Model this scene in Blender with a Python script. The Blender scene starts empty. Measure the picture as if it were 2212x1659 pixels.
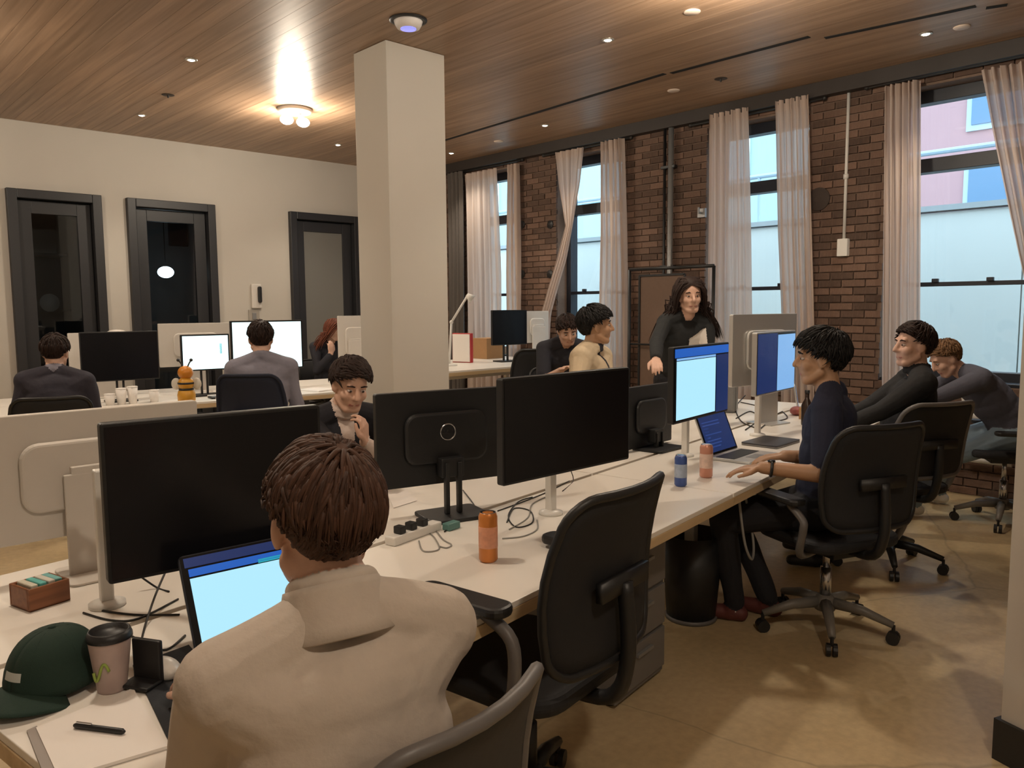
import bpy, bmesh, math, random
import numpy as np
from mathutils import Vector, Matrix, Quaternion
random.seed(7)
PI = math.pi
S = bpy.context.scene
COL = S.collection

# ------------------------------------------------------------------ camera
FPX, CXP, CYP, CAMH = 1700.0, 1106.0, 829.5, 1.5
YAW, PITCH, ROLL = -.75, .0975, -.0075
def _rot(yaw, pitch, roll):
    c, s = math.cos(yaw), math.sin(yaw); A = np.array([[c,0,s],[0,1,0],[-s,0,c]])
    c, s = math.cos(pitch), math.sin(pitch); B = np.array([[1,0,0],[0,c,-s],[0,s,c]])
    c, s = math.cos(roll), math.sin(roll); C = np.array([[c,-s,0],[s,c,0],[0,0,1]])
    return C @ B @ A
CM = _rot(YAW, PITCH, ROLL)
cam = bpy.data.cameras.new('camera'); camo = bpy.data.objects.new('camera', cam); COL.objects.link(camo)
cam.sensor_width = 36; cam.lens = FPX/2212*36; cam.clip_start = .05; cam.clip_end = 200
_r = [Vector((CM[i][0], CM[i][2], -CM[i][1])) for i in range(3)]
camo.matrix_world = Matrix(((_r[0].x, -_r[1].x, -_r[2].x, 0), (_r[0].y, -_r[1].y, -_r[2].y, 0), (_r[0].z, -_r[1].z, -_r[2].z, CAMH), (0,0,0,1)))
S.camera = camo

# ------------------------------------------------------------------ world, exposure
S.view_settings.view_transform = 'Standard'; S.view_settings.look = 'None'
S.view_settings.exposure = 0.42; S.view_settings.gamma = 1.0; S.view_settings.use_curve_mapping = False
w = bpy.data.worlds.new('sky'); S.world = w; w.use_nodes = True
bg = w.node_tree.nodes['Background']; bg.inputs[0].default_value = (.72, .88, 1.0, 1); bg.inputs[1].default_value = 3.1
LAMP_W, SPOT_W = 58.0, 20.0
WARM = (1.0, .87, .70)

# ------------------------------------------------------------------ pixel helpers (a pixel gives a direction only)
def ray(x, y):
    d = CM.T @ np.array([(x-CXP)/FPX, (y-CYP)/FPX, 1.0]); return Vector((d[0], d[2], -d[1]))
def onz(x, y, z): d = ray(x, y); p = d*((z-CAMH)/d.z); return Vector((p.x, p.y, z))
def onX(x, y, X): d = ray(x, y); p = d*(X/d.x); return Vector((X, p.y, p.z+CAMH))
def onY(x, y, Y): d = ray(x, y); p = d*(Y/d.y); return Vector((p.x, Y, p.z+CAMH))
def dep(x, y, t): return ray(x, y)*t + Vector((0, 0, CAMH))

# ------------------------------------------------------------------ materials
MATS = {}
def mat(name, col=(.5,.5,.5), rough=.5, metal=0., spec=.5, noise=0., nscale=40., bump=0., bscale=200., emit=None, estr=1., rand=0., coat=0.):
    if name in MATS: return MATS[name]
    m = bpy.data.materials.new(name); m.use_nodes = True; nt = m.node_tree; b = nt.nodes['Principled BSDF']
    b.inputs['Base Color'].default_value = (*col, 1); b.inputs['Roughness'].default_value = rough
    b.inputs['Metallic'].default_value = metal; b.inputs['Specular IOR Level'].default_value = spec
    if coat: b.inputs['Coat Weight'].default_value = coat; b.inputs['Coat Roughness'].default_value = .1
    tc = nt.nodes.new('ShaderNodeTexCoord'); src = None
    if noise or rand:
        hsv = nt.nodes.new('ShaderNodeHueSaturation'); hsv.inputs['Color'].default_value = (*col, 1)
        val = nt.nodes.new('ShaderNodeMath'); val.operation = 'ADD'; val.inputs[0].default_value = 1 - noise/2; val.inputs[1].default_value = 0
        if noise:
            n = nt.nodes.new('ShaderNodeTexNoise'); n.inputs['Scale'].default_value = nscale; n.inputs['Detail'].default_value = 4
            nt.links.new(tc.outputs['Object'], n.inputs['Vector'])
            mu = nt.nodes.new('ShaderNodeMath'); mu.operation = 'MULTIPLY'; mu.inputs[1].default_value = noise
            nt.links.new(n.outputs['Fac'], mu.inputs[0]); nt.links.new(mu.outputs[0], val.inputs[1])
        out = val.outputs[0]
        if rand:
            oi = nt.nodes.new('ShaderNodeObjectInfo'); ge = nt.nodes.new('ShaderNodeNewGeometry')
            ad = nt.nodes.new('ShaderNodeMath'); ad.operation = 'ADD'; fr = nt.nodes.new('ShaderNodeMath'); fr.operation = 'FRACT'
            nt.links.new(oi.outputs['Random'], ad.inputs[0]); nt.links.new(ge.outputs['Random Per Island'], ad.inputs[1]); nt.links.new(ad.outputs[0], fr.inputs[0])
            mr = nt.nodes.new('ShaderNodeMapRange'); mr.inputs['To Min'].default_value = -rand; mr.inputs['To Max'].default_value = rand
            nt.links.new(fr.outputs[0], mr.inputs['Value'])
            a2 = nt.nodes.new('ShaderNodeMath'); a2.operation = 'ADD'; nt.links.new(out, a2.inputs[0]); nt.links.new(mr.outputs[0], a2.inputs[1]); out = a2.outputs[0]
        nt.links.new(out, hsv.inputs['Value']); nt.links.new(hsv.outputs[0], b.inputs['Base Color'])
    if bump:
        n2 = nt.nodes.new('ShaderNodeTexNoise'); n2.inputs['Scale'].default_value = bscale; n2.inputs['Detail'].default_value = 5
        nt.links.new(tc.outputs['Object'], n2.inputs['Vector'])
        bp = nt.nodes.new('ShaderNodeBump'); bp.inputs['Strength'].default_value = bump; bp.inputs['Distance'].default_value = .01
        nt.links.new(n2.outputs['Fac'], bp.inputs['Height']); nt.links.new(bp.outputs[0], b.inputs['Normal'])
    if emit:
        b.inputs['Emission Color'].default_value = (*emit, 1); b.inputs['Emission Strength'].default_value = estr
    MATS[name] = m; return m
def emitter(name, col, s):
    if name in MATS: return MATS[name]
    return mat(name, (.02,.02,.02), .25, emit=col, estr=s)
def thin_glass(name, tint=(.9,.97,1), gloss=.06):
    m = bpy.data.materials.new(name); m.use_nodes = True; nt = m.node_tree; nt.nodes.remove(nt.nodes['Principled BSDF'])
    t = nt.nodes.new('ShaderNodeBsdfTransparent'); t.inputs[0].default_value = (*tint, 1)
    g = nt.nodes.new('ShaderNodeBsdfGlossy'); g.inputs['Roughness'].default_value = .03
    mx = nt.nodes.new('ShaderNodeMixShader'); mx.inputs[0].default_value = gloss
    nt.links.new(t.outputs[0], mx.inputs[1]); nt.links.new(g.outputs[0], mx.inputs[2]); nt.links.new(mx.outputs[0], nt.nodes['Material Output'].inputs[0])
    MATS[name] = m; return m
def streak_mat(name, c1, c2, rough, scale, axis, rand=0., spec=.5, bump=.05):
    """wood grain: noise stretched along one axis"""
    m = mat(name, c1, rough, spec=spec); nt = m.node_tree; b = nt.nodes['Principled BSDF']
    tc = nt.nodes.new('ShaderNodeTexCoord'); mp = nt.nodes.new('ShaderNodeMapping')
    sc = [scale]*3; sc[axis] = scale*.035; mp.inputs['Scale'].default_value = sc
    oi = nt.nodes.new('ShaderNodeObjectInfo'); cb = nt.nodes.new('ShaderNodeCombineXYZ'); mu = nt.nodes.new('ShaderNodeMath'); mu.operation = 'MULTIPLY'; mu.inputs[1].default_value = 57
    nt.links.new(oi.outputs['Random'], mu.inputs[0]); nt.links.new(mu.outputs[0], cb.inputs[1]); nt.links.new(cb.outputs[0], mp.inputs['Location'])
    n = nt.nodes.new('ShaderNodeTexNoise'); n.inputs['Scale'].default_value = 1; n.inputs['Detail'].default_value = 6; n.inputs['Distortion'].default_value = .4
    nt.links.new(tc.outputs['Object'], mp.inputs['Vector']); nt.links.new(mp.outputs[0], n.inputs['Vector'])
    cr = nt.nodes.new('ShaderNodeValToRGB'); cr.color_ramp.elements[0].position = .3; cr.color_ramp.elements[0].color = (*c1, 1); cr.color_ramp.elements[1].position = .72; cr.color_ramp.elements[1].color = (*c2, 1)
    nt.links.new(n.outputs['Fac'], cr.inputs[0])
    hsv = nt.nodes.new('ShaderNodeHueSaturation'); nt.links.new(cr.outputs[0], hsv.inputs['Color'])
    mr = nt.nodes.new('ShaderNodeMapRange'); mr.inputs['To Min'].default_value = 1-rand; mr.inputs['To Max'].default_value = 1+rand
    nt.links.new(oi.outputs['Random'], mr.inputs['Value']); nt.links.new(mr.outputs[0], hsv.inputs['Value']); nt.links.new(hsv.outputs[0], b.inputs['Base Color'])
    bp = nt.nodes.new('ShaderNodeBump'); bp.inputs['Strength'].default_value = bump; nt.links.new(n.outputs['Fac'], bp.inputs['Height']); nt.links.new(bp.outputs[0], b.inputs['Normal'])
    return m

WHITE_WALL = mat('white plaster', (.50,.465,.415), .7, noise=.06, nscale=3, bump=.03, bscale=60)
DESK = mat('white desk laminate', (.80,.76,.70), .38, noise=.03, nscale=8)
PLY = streak_mat('plywood edge', (.50,.36,.20), (.66,.50,.31), .5, 30, 0)
WMETAL = mat('white metal', (.74,.72,.68), .35, noise=.04)
BLACKP = mat('black plastic', (.012,.012,.013), .45, noise=.2, bump=.05)
BLACKM = mat('black mesh fabric', (.010,.010,.012), .75, noise=.5, nscale=400, bump=.25, bscale=900)
NAVYF = mat('navy chair fabric', (.010,.014,.032), .8, noise=.3, nscale=300, bump=.2, bscale=700)
GREYRIM = mat('grey chair rim', (.13,.12,.115), .45, noise=.1)
GREYMESH = mat('grey mesh', (.035,.035,.037), .7, noise=.5, nscale=400, bump=.25, bscale=900)
DARKBLACK = mat('monitor glass off', (.006,.006,.008), .22, spec=.35)
SILVER = mat('silver aluminium', (.56,.55,.53), .38, metal=.55, noise=.04)
OFFWHITEP = mat('off white plastic', (.60,.56,.51), .5, noise=.04)
CHROME = mat('chrome', (.6,.6,.62), .2, metal=1.)
GREYMET = mat('grey metal', (.28,.28,.28), .4, metal=.4, noise=.08)
DARKFRAME = mat('dark door frame', (.020,.020,.023), .45, noise=.15)
WINFRAME = mat('dark window frame', (.014,.017,.026), .45, noise=.15)
CABLE = mat('black cable', (.012,.012,.012), .5, noise=.1)
GCABLE = mat('grey cable', (.28,.27,.25), .5, noise=.1)
PAPER = mat('paper', (.82,.78,.74), .7, noise=.02)
CARD = mat('cardboard', (.42,.24,.11), .8, noise=.15, nscale=30)
GLASS = thin_glass('window glass'); DGLASS = thin_glass('door glass', (.75,.8,.85), .05)

# ------------------------------------------------------------------ mesh builder
class MB:
    def __init__(s): s.v = []; s.f = []; s.m = []
    def add(s, vs, fs, mi=0, M=None):
        o = len(s.v)
        for p in vs:
            p = Vector(p); s.v.append(M @ p if M is not None else p)
        for q in fs: s.f.append([i+o for i in q]); s.m.append(mi)
        return s
    def box(s, c, d, rz=0., M=None, mi=0):
        x, y, z = d[0]/2, d[1]/2, d[2]/2
        vs = [(-x,-y,-z),(x,-y,-z),(x,y,-z),(-x,y,-z),(-x,-y,z),(x,-y,z),(x,y,z),(-x,y,z)]
        T = Matrix.Translation(c) @ Matrix.Rotation(rz, 4, 'Z')
        if M is not None: T = M @ T
        return s.add(vs, [(3,2,1,0),(4,5,6,7),(0,1,5,4),(1,2,6,5),(2,3,7,6),(3,0,4,7)], mi, T)
    def tube(s, pts, r, n=8, cap=True, mi=0, closed=False):
        pts = [Vector(p) for p in pts]; N = len(pts)
        rs = r if isinstance(r, (list, tuple)) else [r]*N
        up = None; vs = []
        for i in range(N):
            if closed: t = pts[(i+1) % N]-pts[i-1]
            else: t = pts[min(i+1,N-1)]-pts[max(i-1,0)]
            if t.length < 1e-9: t = Vector((0,0,1))
            t.normalize()
            if up is None:
                up = Vector((0,0,1)) if abs(t.z) < .9 else Vector((1,0,0))
            up = (up - t*up.dot(t))
            if up.length < 1e-6: up = Vector((1,0,0)) - t*t.x
            up.normalize(); bi = t.cross(up)
            for k in range(n):
                a = 2*PI*k/n; vs.append(pts[i] + (up*math.cos(a)+bi*math.sin(a))*rs[i])
        fs = []
        for i in range(N if closed else N-1):
            j = (i+1) % N
            for k in range(n): fs.append((i*n+k, i*n+(k+1)%n, j*n+(k+1)%n, j*n+k))
        if cap and not closed: fs.append(tuple(range(n-1,-1,-1))); fs.append(tuple((N-1)*n+k for k in range(n)))
        return s.add(vs, fs, mi)
    def cyl(s, p0, p1, r0, r1=None, n=16, mi=0): return s.tube([p0, p1], [r0, r0 if r1 is None else r1], n, mi=mi)
    def lathe(s, prof, n=20, c=(0,0,0), M=None, mi=0):
        vs = []; fs = []; c = Vector(c)
        for r, z in prof:
            for k in range(n): vs.append(c + Vector((r*math.cos(2*PI*k/n), r*math.sin(2*PI*k/n), z)))
        for i in range(len(prof)-1):
            for k in range(n): fs.append((i*n+k, i*n+(k+1)%n, (i+1)*n+(k+1)%n, (i+1)*n+k))
        if prof[0][0] > 1e-5: fs.append(tuple(range(n-1,-1,-1)))
        if prof[-1][0] > 1e-5: fs.append(tuple((len(prof)-1)*n+k for k in range(n)))
        return s.add(vs, fs, mi, M)
    def prism(s, poly, z0, z1, M=None, mi=0):
        n = len(poly); vs = [(p[0],p[1],z0) for p in poly]+[(p[0],p[1],z1) for p in poly]
        fs = [tuple(range(n-1,-1,-1)), tuple(range(n,2*n))]+[(k,(k+1)%n,n+(k+1)%n,n+k) for k in range(n)]
        return s.add(vs, fs, mi, M)
    def grid(s, fn, nu, nv, mi=0):
        vs = [fn(i/nu, j/nv) for j in range(nv+1) for i in range(nu+1)]
        fs = [(j*(nu+1)+i, j*(nu+1)+i+1, (j+1)*(nu+1)+i+1, (j+1)*(nu+1)+i) for j in range(nv) for i in range(nu)]
        return s.add(vs, fs, mi)
    def ell(s, c, r, n=12, m=8, M=None, mi=0):
        prof = [(max(1e-6, math.sin(PI*i/m)), -math.cos(PI*i/m)) for i in range(m+1)]
        T = Matrix.Translation(c) @ Matrix.Diagonal((*r,1))
        return s.lathe(prof, n, M=(M @ T if M is not None else T), mi=mi)
    def mesh(s, name, mats, smooth=False):
        me = bpy.data.meshes.new(name); me.from_pydata([tuple(v) for v in s.v], [], s.f); me.update()
        mats = mats if isinstance(mats, (list, tuple)) else [mats]
        for m in mats: me.materials.append(m)
        if len(mats) > 1: me.polygons.foreach_set('material_index', s.m)
        if smooth: me.polygons.foreach_set('use_smooth', [True]*len(me.polygons))
        bm = bmesh.new(); bm.from_mesh(me); bmesh.ops.recalc_face_normals(bm, faces=bm.faces); bm.to_mesh(me); bm.free()
        return me
    def build(s, name, mats, parent=None, smooth=False, loc=None, rz=0., bevel=0., seg=2, solid=0.):
        o = bpy.data.objects.new(name, s.mesh(name, mats, smooth)); COL.objects.link(o)
        if parent is not None: o.parent = parent
        if loc is not None: o.location = loc
        o.rotation_euler.z = rz
        if solid: md = o.modifiers.new('s','SOLIDIFY'); md.thickness = solid; md.offset = 0
        if bevel: md = o.modifiers.new('b','BEVEL'); md.width = bevel; md.segments = seg; md.limit_method = 'ANGLE'; md.angle_limit = .7
        return o
def rrect(w, h, r, n=4, c=(0,0)):
    out = []
    for cx, cy, a0 in ((w/2-r,h/2-r,0),(-w/2+r,h/2-r,PI/2),(-w/2+r,-h/2+r,PI),(w/2-r,-h/2+r,1.5*PI)):
        for k in range(n+1): a = a0+PI/2*k/n; out.append((c[0]+cx+r*math.cos(a), c[1]+cy+r*math.sin(a)))
    return out
XZ = Matrix(((1,0,0,0),(0,0,-1,0),(0,1,0,0),(0,0,0,1)))      # (x,y,z) -> (x,-z,y): a plate standing in the xz plane
def tag(o, label, cat=None, group=None, kind=None):
    if label: o['label'] = label
    if cat: o['category'] = cat
    if group: o['group'] = group
    if kind: o['kind'] = kind
    return o
def thing(name, label, cat, loc=(0,0,0), rz=0., group=None):
    o = bpy.data.objects.new(name, None); COL.objects.link(o); o.empty_display_size = .1
    o.location = loc; o.rotation_euler.z = rz; return tag(o, label, cat, group)
def struct(o, label=None): o['kind'] = 'structure'; return tag(o, label) if label else o
def smooth_path(pts, n=6):
    pts = [Vector(p) for p in pts]; out = []
    for i in range(len(pts)-1):
        p0, p1, p2, p3 = pts[max(i-1,0)], pts[i], pts[i+1], pts[min(i+2,len(pts)-1)]
        for k in range(n):
            t = k/n; out.append(.5*((2*p1)+(p2-p0)*t+(2*p0-5*p1+4*p2-p3)*t*t+(3*p1-p0-3*p2+p3)*t**3))
    out.append(pts[-1]); return out
def text_mesh(body, size, extr, name, m, parent, M):
    cu = bpy.data.curves.new(name, 'FONT'); cu.body = body; cu.size = size; cu.extrude = extr; cu.align_x = 'CENTER'; cu.align_y = 'CENTER'
    t = bpy.data.objects.new('t', cu); COL.objects.link(t); bpy.context.view_layer.update()
    me = bpy.data.meshes.new_from_object(t.evaluated_get(bpy.context.evaluated_depsgraph_get())); bpy.data.objects.remove(t)
    me.transform(M); me.materials.clear(); me.materials.append(m)
    o = bpy.data.objects.new(name, me); COL.objects.link(o); o.parent = parent; return o

# ================================================================== THE ROOM
H, XB, YW, XL, YN = 3.4, 6.8, 9.3, -2.6, -2.6
# floor: polished concrete
fm = mat('polished concrete', (.3,.22,.12), .3, spec=.5); nt = fm.node_tree; b = nt.nodes['Principled BSDF']
tc = nt.nodes.new('ShaderNodeTexCoord'); n1 = nt.nodes.new('ShaderNodeTexNoise'); n1.inputs['Scale'].default_value = .9; n1.inputs['Detail'].default_value = 7; n1.inputs['Roughness'].default_value = .6
n2 = nt.nodes.new('ShaderNodeTexNoise'); n2.inputs['Scale'].default_value = 30; n2.inputs['Detail'].default_value = 3
nt.links.new(tc.outputs['Object'], n1.inputs[0]); nt.links.new(tc.outputs['Object'], n2.inputs[0])
cr = nt.nodes.new('ShaderNodeValToRGB'); e = cr.color_ramp.elements; e[0].position = .3; e[0].color = (.42,.315,.170,1); e[1].position = .72; e[1].color = (.62,.49,.30,1)
mx = nt.nodes.new('ShaderNodeMix'); mx.data_type = 'RGBA'; mx.blend_type = 'OVERLAY'; mx.inputs[0].default_value = .25
nt.links.new(n1.outputs['Fac'], cr.inputs[0]); nt.links.new(cr.outputs[0], mx.inputs[6]); nt.links.new(n2.outputs['Fac'], mx.inputs[7])
vo = nt.nodes.new('ShaderNodeTexVoronoi'); vo.feature = 'DISTANCE_TO_EDGE'; vo.inputs['Scale'].default_value = .4
wn = nt.nodes.new('ShaderNodeTexNoise'); wn.inputs['Scale'].default_value = 4; wm = nt.nodes.new('ShaderNodeMix'); wm.data_type = 'VECTOR'; wm.inputs[0].default_value = .08
nt.links.new(tc.outputs['Object'], wn.inputs[0]); nt.links.new(tc.outputs['Object'], wm.inputs[4]); nt.links.new(wn.outputs['Color'], wm.inputs[5]); nt.links.new(wm.outputs[1], vo.inputs['Vector'])
ck = nt.nodes.new('ShaderNodeMapRange'); ck.inputs['From Max'].default_value = .003; ck.inputs['To Min'].default_value = .72; nt.links.new(vo.outputs['Distance'], ck.inputs[0])
mm = nt.nodes.new('ShaderNodeMix'); mm.data_type = 'RGBA'; mm.blend_type = 'MULTIPLY'; mm.inputs[0].default_value = 1
nt.links.new(mx.outputs[2], mm.inputs[6]); nt.links.new(ck.outputs[0], mm.inputs[7]); nt.links.new(mm.outputs[2], b.inputs['Base Color'])
rr = nt.nodes.new('ShaderNodeMapRange'); rr.inputs['To Min'].default_value = .2; rr.inputs['To Max'].default_value = .5; nt.links.new(n1.outputs['Fac'], rr.inputs[0]); nt.links.new(rr.outputs[0], b.inputs['Roughness'])
struct(MB().box(((XL+XB+.4)/2,(YN+YW)/2+1.3,-.05),(XB+.4-XL,YW-YN+3,.1)).build('floor', fm), 'polished tan concrete floor with cracks')

# ceiling: wood boards running along the brick wall
cw = streak_mat('ceiling wood', (.265,.168,.104), (.420,.280,.185), .42, 26, 1, rand=.11, spec=.45)
ceil = struct(MB().box(((XL+XB)/2,(YN+YW)/2,H+.07),(XB-XL+.5,YW-YN+.5,.1)).build('ceiling', mat('ceiling void', (.02,.015,.01), .9)), 'warm brown wood board ceiling')
PW = .14; nb = int((XB-XL)/PW)+1
for i in range(nb):
    x = XL+PW*(i+.5)
    me = None
    o = MB().box((0,0,0),(PW-.002,YW-YN,.02)).build('plank', cw, ceil); o.location = (x,(YN+YW)/2,H+.01)
# dark air slot with small jogs
slotm = mat('black slot', (.006,.005,.004), .8)
for pa, pb in (((970,300),(1436,159)),((1450,158),(1748,79)),((1782,82),(2108,13)),((2130,17),(2176,10))):
    a, c = onz(*pa, H), onz(*pb, H)
    if pa[0] == 970: a = a + (a-c)*.6
    d = (c-a).normalized(); nrm = Vector((-d.y,d.x,0))*.024
    m = MB(); m.prism([a+nrm,a-nrm,c-nrm,c+nrm], H-.003, H+.005); m.build('air_slot', slotm, ceil)

# white wall with three dark glazed doors
doors = []
for k,(p0,p1) in enumerate((((10,410),(215,417)),((270,424),(460,432)),((622,460),(772,468)))):
    a, c = onY(*p0, YW), onY(*p1, YW); doors.append((a.x, c.x, 2.72))
m = MB(); xs = [XL-.1]+[q for d in doors for q in d[:2]]+[XB+.4]
for i in range(0, len(xs), 2): m.box(((xs[i]+xs[i+1])/2, YW+.06, H/2), (xs[i+1]-xs[i], .12, H))
for d in doors: m.box(((d[0]+d[1])/2, YW+.06, (H+d[2])/2), (d[1]-d[0], .12, H-d[2]))
struct(m.build('wall_back', WHITE_WALL), 'white plaster wall with three dark doors')
FROST = mat('frosted glass', (.17,.165,.15), .5, noise=.05)
for k, d in enumerate(doors):
    wd = d[1]-d[0]; x = (d[0]+d[1])/2
    r = thing('door_%d' % (k+1), ['dark framed glass door nearest the left edge, dark room behind','dark framed glass door with a glowing lamp behind it','dark framed door with a grey frosted pane beside the pillar'][k], None, (x,YW,0)); r['kind'] = 'structure'
    m = MB(); fw = .09
    m.box((-wd/2+fw/2,.03,d[2]/2),(fw,.19,d[2])); m.box((wd/2-fw/2,.03,d[2]/2),(fw,.19,d[2])); m.box((0,.03,d[2]-fw/2),(wd-2*fw,.19,fw)); m.build('door_frame', DARKFRAME, r, bevel=.006)
    m = MB(); lw = wd-2*fw-.01; st = .13; lh = d[2]-fw-.01
    m.box((-lw/2+st/2,.05,lh/2),(st,.045,lh)); m.box((lw/2-st/2,.05,lh/2),(st,.045,lh)); m.box((0,.05,lh-st/2),(lw-2*st,.045,st)); m.box((0,.05,.14),(lw-2*st,.045,.28))
    leaf = m.build('door_leaf', DARKFRAME, r, bevel=.004)
    MB().box((0,.05,(lh-st+.28)/2),(lw-2*st,.012,lh-st-.28)).build('pane', FROST if k == 2 else DGLASS, leaf)
    m = MB(); m.cyl((lw/2-.06,.0,1.02),(lw/2-.06,.03,1.02),.02); m.tube([(lw/2-.06,-.01,1.02),(lw/2-.06,-.03,1.02),(lw/2-.16,-.03,1.02)],.009); m.build('handle', CHROME, leaf, smooth=True)
# dim rooms behind the doors
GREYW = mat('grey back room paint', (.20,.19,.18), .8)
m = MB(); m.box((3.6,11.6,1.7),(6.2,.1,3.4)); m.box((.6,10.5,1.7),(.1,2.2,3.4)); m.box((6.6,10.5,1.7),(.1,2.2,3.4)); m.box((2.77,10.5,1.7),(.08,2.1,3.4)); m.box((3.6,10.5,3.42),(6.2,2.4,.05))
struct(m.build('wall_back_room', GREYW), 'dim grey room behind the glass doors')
a, c = onY(70,540,11.1), onY(176,690,11.1)
cab = thing('cabinet', 'black open shelf cabinet in the dark room behind the leftmost door', 'cabinet', ((a.x+c.x)/2,11.25,0))
m = MB(); cwid = c.x-a.x
m.box((-cwid/2,0,1.1),(.03,.4,2.2)); m.box((cwid/2,0,1.1),(.03,.4,2.2)); m.box((0,.19,1.1),(cwid,.02,2.2)); m.build('carcass', BLACKP, cab)
for z in (.03,.55,1.0,1.5,2.19): MB().box((0,0,z),(cwid-.03,.38,.03)).build('shelf', BLACKP, cab)
p = onY(105,598,11.0)
MB().lathe([(.0,-.02),(.1,-.02),(.11,-.01),(.11,.0),(.0,.01)],24,M=Matrix.Rotation(PI/2,4,'X')).build('plate', mat('pale ceramic', (.62,.60,.56), .4), None, True, loc=(p.x,11.02,1.595))
tag(bpy.data.objects['plate'], 'round pale plate propped on the black shelf behind the leftmost door', 'plate')
p = onY(358,588,10.6)
gl = thing('globe_lamp', 'glowing white globe lamp hanging behind the second door', 'lamp', (p.x,10.6,p.z))
MB().ell((0,0,0),(.10,.10,.075),16,10).build('globe', emitter('globe glow', (.8,.97,1.0), 6), gl, True)
MB().cyl((0,0,.07),(0,0,3.4-p.z),.006,n=8).build('cord', BLACKP, gl)
a, c = onY(375,470,11.3), onY(420,560,11.3)
o = MB().box((0,0,0),(c.x-a.x,.05,.55)).build('wall_screen', BLACKP, None, loc=((a.x+c.x)/2,11.52,a.z-.1), bevel=.01); tag(o, 'black flat screen on the wall of the room behind the second door', 'screen')

# phone / intercom on the white wall
p = onY(552,640,YW)
r = thing('wall_phone', 'white wall phone with black handset between the second and third door', 'phone', (p.x,YW,p.z))
MB().box((0,-.02,.0),(.13,.04,.30)).build('body', OFFWHITEP, r, bevel=.012); MB().prism(rrect(.045,.2,.02),.04,.075,M=XZ).build('handset', BLACKP, r, bevel=.006, loc=(.03,0,.02))
p = onY(548,683,YW); r = thing('wall_plate', 'small grey switch plate below the wall phone', 'switch', (p.x,YW,p.z))
MB().box((0,-.008,0),(.14,.016,.16)).build('plate', mat('grey plate', (.33,.30,.26), .5), r, bevel=.004); MB().box((0,-.02,0),(.05,.012,.08)).build('rocker', GREYMET, r, bevel=.003)

# near walls outside the frame, so the room is closed
m = MB(); m.box((XL-.06,(YN+YW)/2,H/2),(.12,YW-YN,H)); struct(m.build('wall_left', WHITE_WALL), 'white side wall')
m = MB(); m.box(((XL+XB)/2,YN-.06,H/2),(XB-XL,.12,H)); struct(m.build('wall_near', WHITE_WALL), 'white wall behind the camera')

# pillar
pc = onz(833,85,H); pr = onz(962,118,H); pl = onz(780,120,H)
px0, px1, py0, py1 = pc.x, pr.x, pc.y, pl.y
pil = MB(); pil.box(((px0+px1)/2,(py0+py1)/2,H/2),(px1-px0,py1-py0,H-.004)); o = pil.build('pillar', mat('pillar paint', (.56,.52,.46), .65, noise=.05, nscale=3, bump=.03), None, bevel=.004); struct(o, 'square white pillar standing in the middle of the room')
# wall end at the right edge
p = onz(2158,1640,0)
re = thing('column', 'white wall end with black base at the right edge', None, (p.x,p.y,0)); re['kind'] = 'structure'
ea = math.radians(-20); m = MB(); M_ = Matrix.Rotation(ea,4,'Z')
m.box((.35,-.35,H/2+.07),(.7,.7,H-.14),M=M_); m.build('wall', WHITE_WALL, re); m = MB(); m.box((.343,-.343,.07),(.716,.716,.14),M=M_); m.build('baseboard', BLACKP, re)

# ------------------------------------------------------------------ brick wall with windows
WINS = [(1.62,2.74),(3.42,4.46),(5.52,6.50),(7.18,8.10)]; WZ0, WZ1 = .86, 3.22
mortar = mat('mortar', (.20,.135,.10), .9, noise=.3, nscale=30, bump=.3, bscale=80)
brick = mat('brown brick', (.135,.080,.056), .85, noise=.7, nscale=14, bump=.4, bscale=60, rand=.42)
m = MB(); ys = [YN]+[q for wn_ in WINS for q in wn_]+[YW]
WT = .34
for i in range(0,len(ys),2): m.box((XB+WT/2,(ys[i]+ys[i+1])/2,H/2),(WT,ys[i+1]-ys[i],H))
for y0,y1 in WINS: m.box((XB+WT/2,(y0+y1)/2,WZ0/2),(WT,y1-y0,WZ0)); m.box((XB+WT/2,(y0+y1)/2,(H+WZ1)/2),(WT,y1-y0,H-WZ1))
bw = struct(m.build('wall_right', mortar), 'old brown brick wall with four tall windows')
BL, BH, J = .195, .055, .011
cells = []
z = .004; row = 0
while z+BH < H:
    y = YN+.02 - (BL+J)/2*(row % 2)
    while y < YW:
        a, c = y, min(y+BL, YW)
        segs = [(a,c)]
        for y0,y1 in WINS:
            if z+BH > WZ0 and z < WZ1:
                ns = []
                for s0,s1 in segs:
                    if s1 <= y0 or s0 >= y1: ns.append((s0,s1))
                    else:
                        if s0 < y0: ns.append((s0,y0))
                        if s1 > y1: ns.append((y1,s1))
                segs = ns
        for s0,s1 in segs:
            if s1-s0 > .03: cells.append((s0,s1,z))
        y += BL+J
    z += BH+J; row += 1
def in_view(y, zz):
    c = CM @ np.array([XB, -(zz-CAMH), y]); return c[2] > 0 and 0 < CXP+FPX*c[0]/c[2] < 2212
hid = [(1.62,2.80),(3.40,4.46),(5.5,6.55),(7.15,8.2)]
vis = [c for c in cells if in_view((c[0]+c[1])/2, c[2]) and not any(h0 < (c[0]+c[1])/2 < h1 for h0,h1 in hid) and c[2] > .9]
vis.sort(key=lambda c: c[0]); chosen = set(vis[:300])
proto = []
for k in range(4):
    me = MB(); me.box((0,0,0),(.022+.003*k,1,BH)); proto.append(me.mesh('brick', brick))
for s0,s1,zz in vis[:300]:
    o = bpy.data.objects.new('brick', proto[random.randrange(4)]); COL.objects.link(o); o.parent = bw
    o.location = (XB-.006+random.uniform(-.002,.002),(s0+s1)/2,zz+BH/2); o.scale = (1,s1-s0,1); o.rotation_euler = (0,0,random.uniform(-.004,.004))
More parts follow.
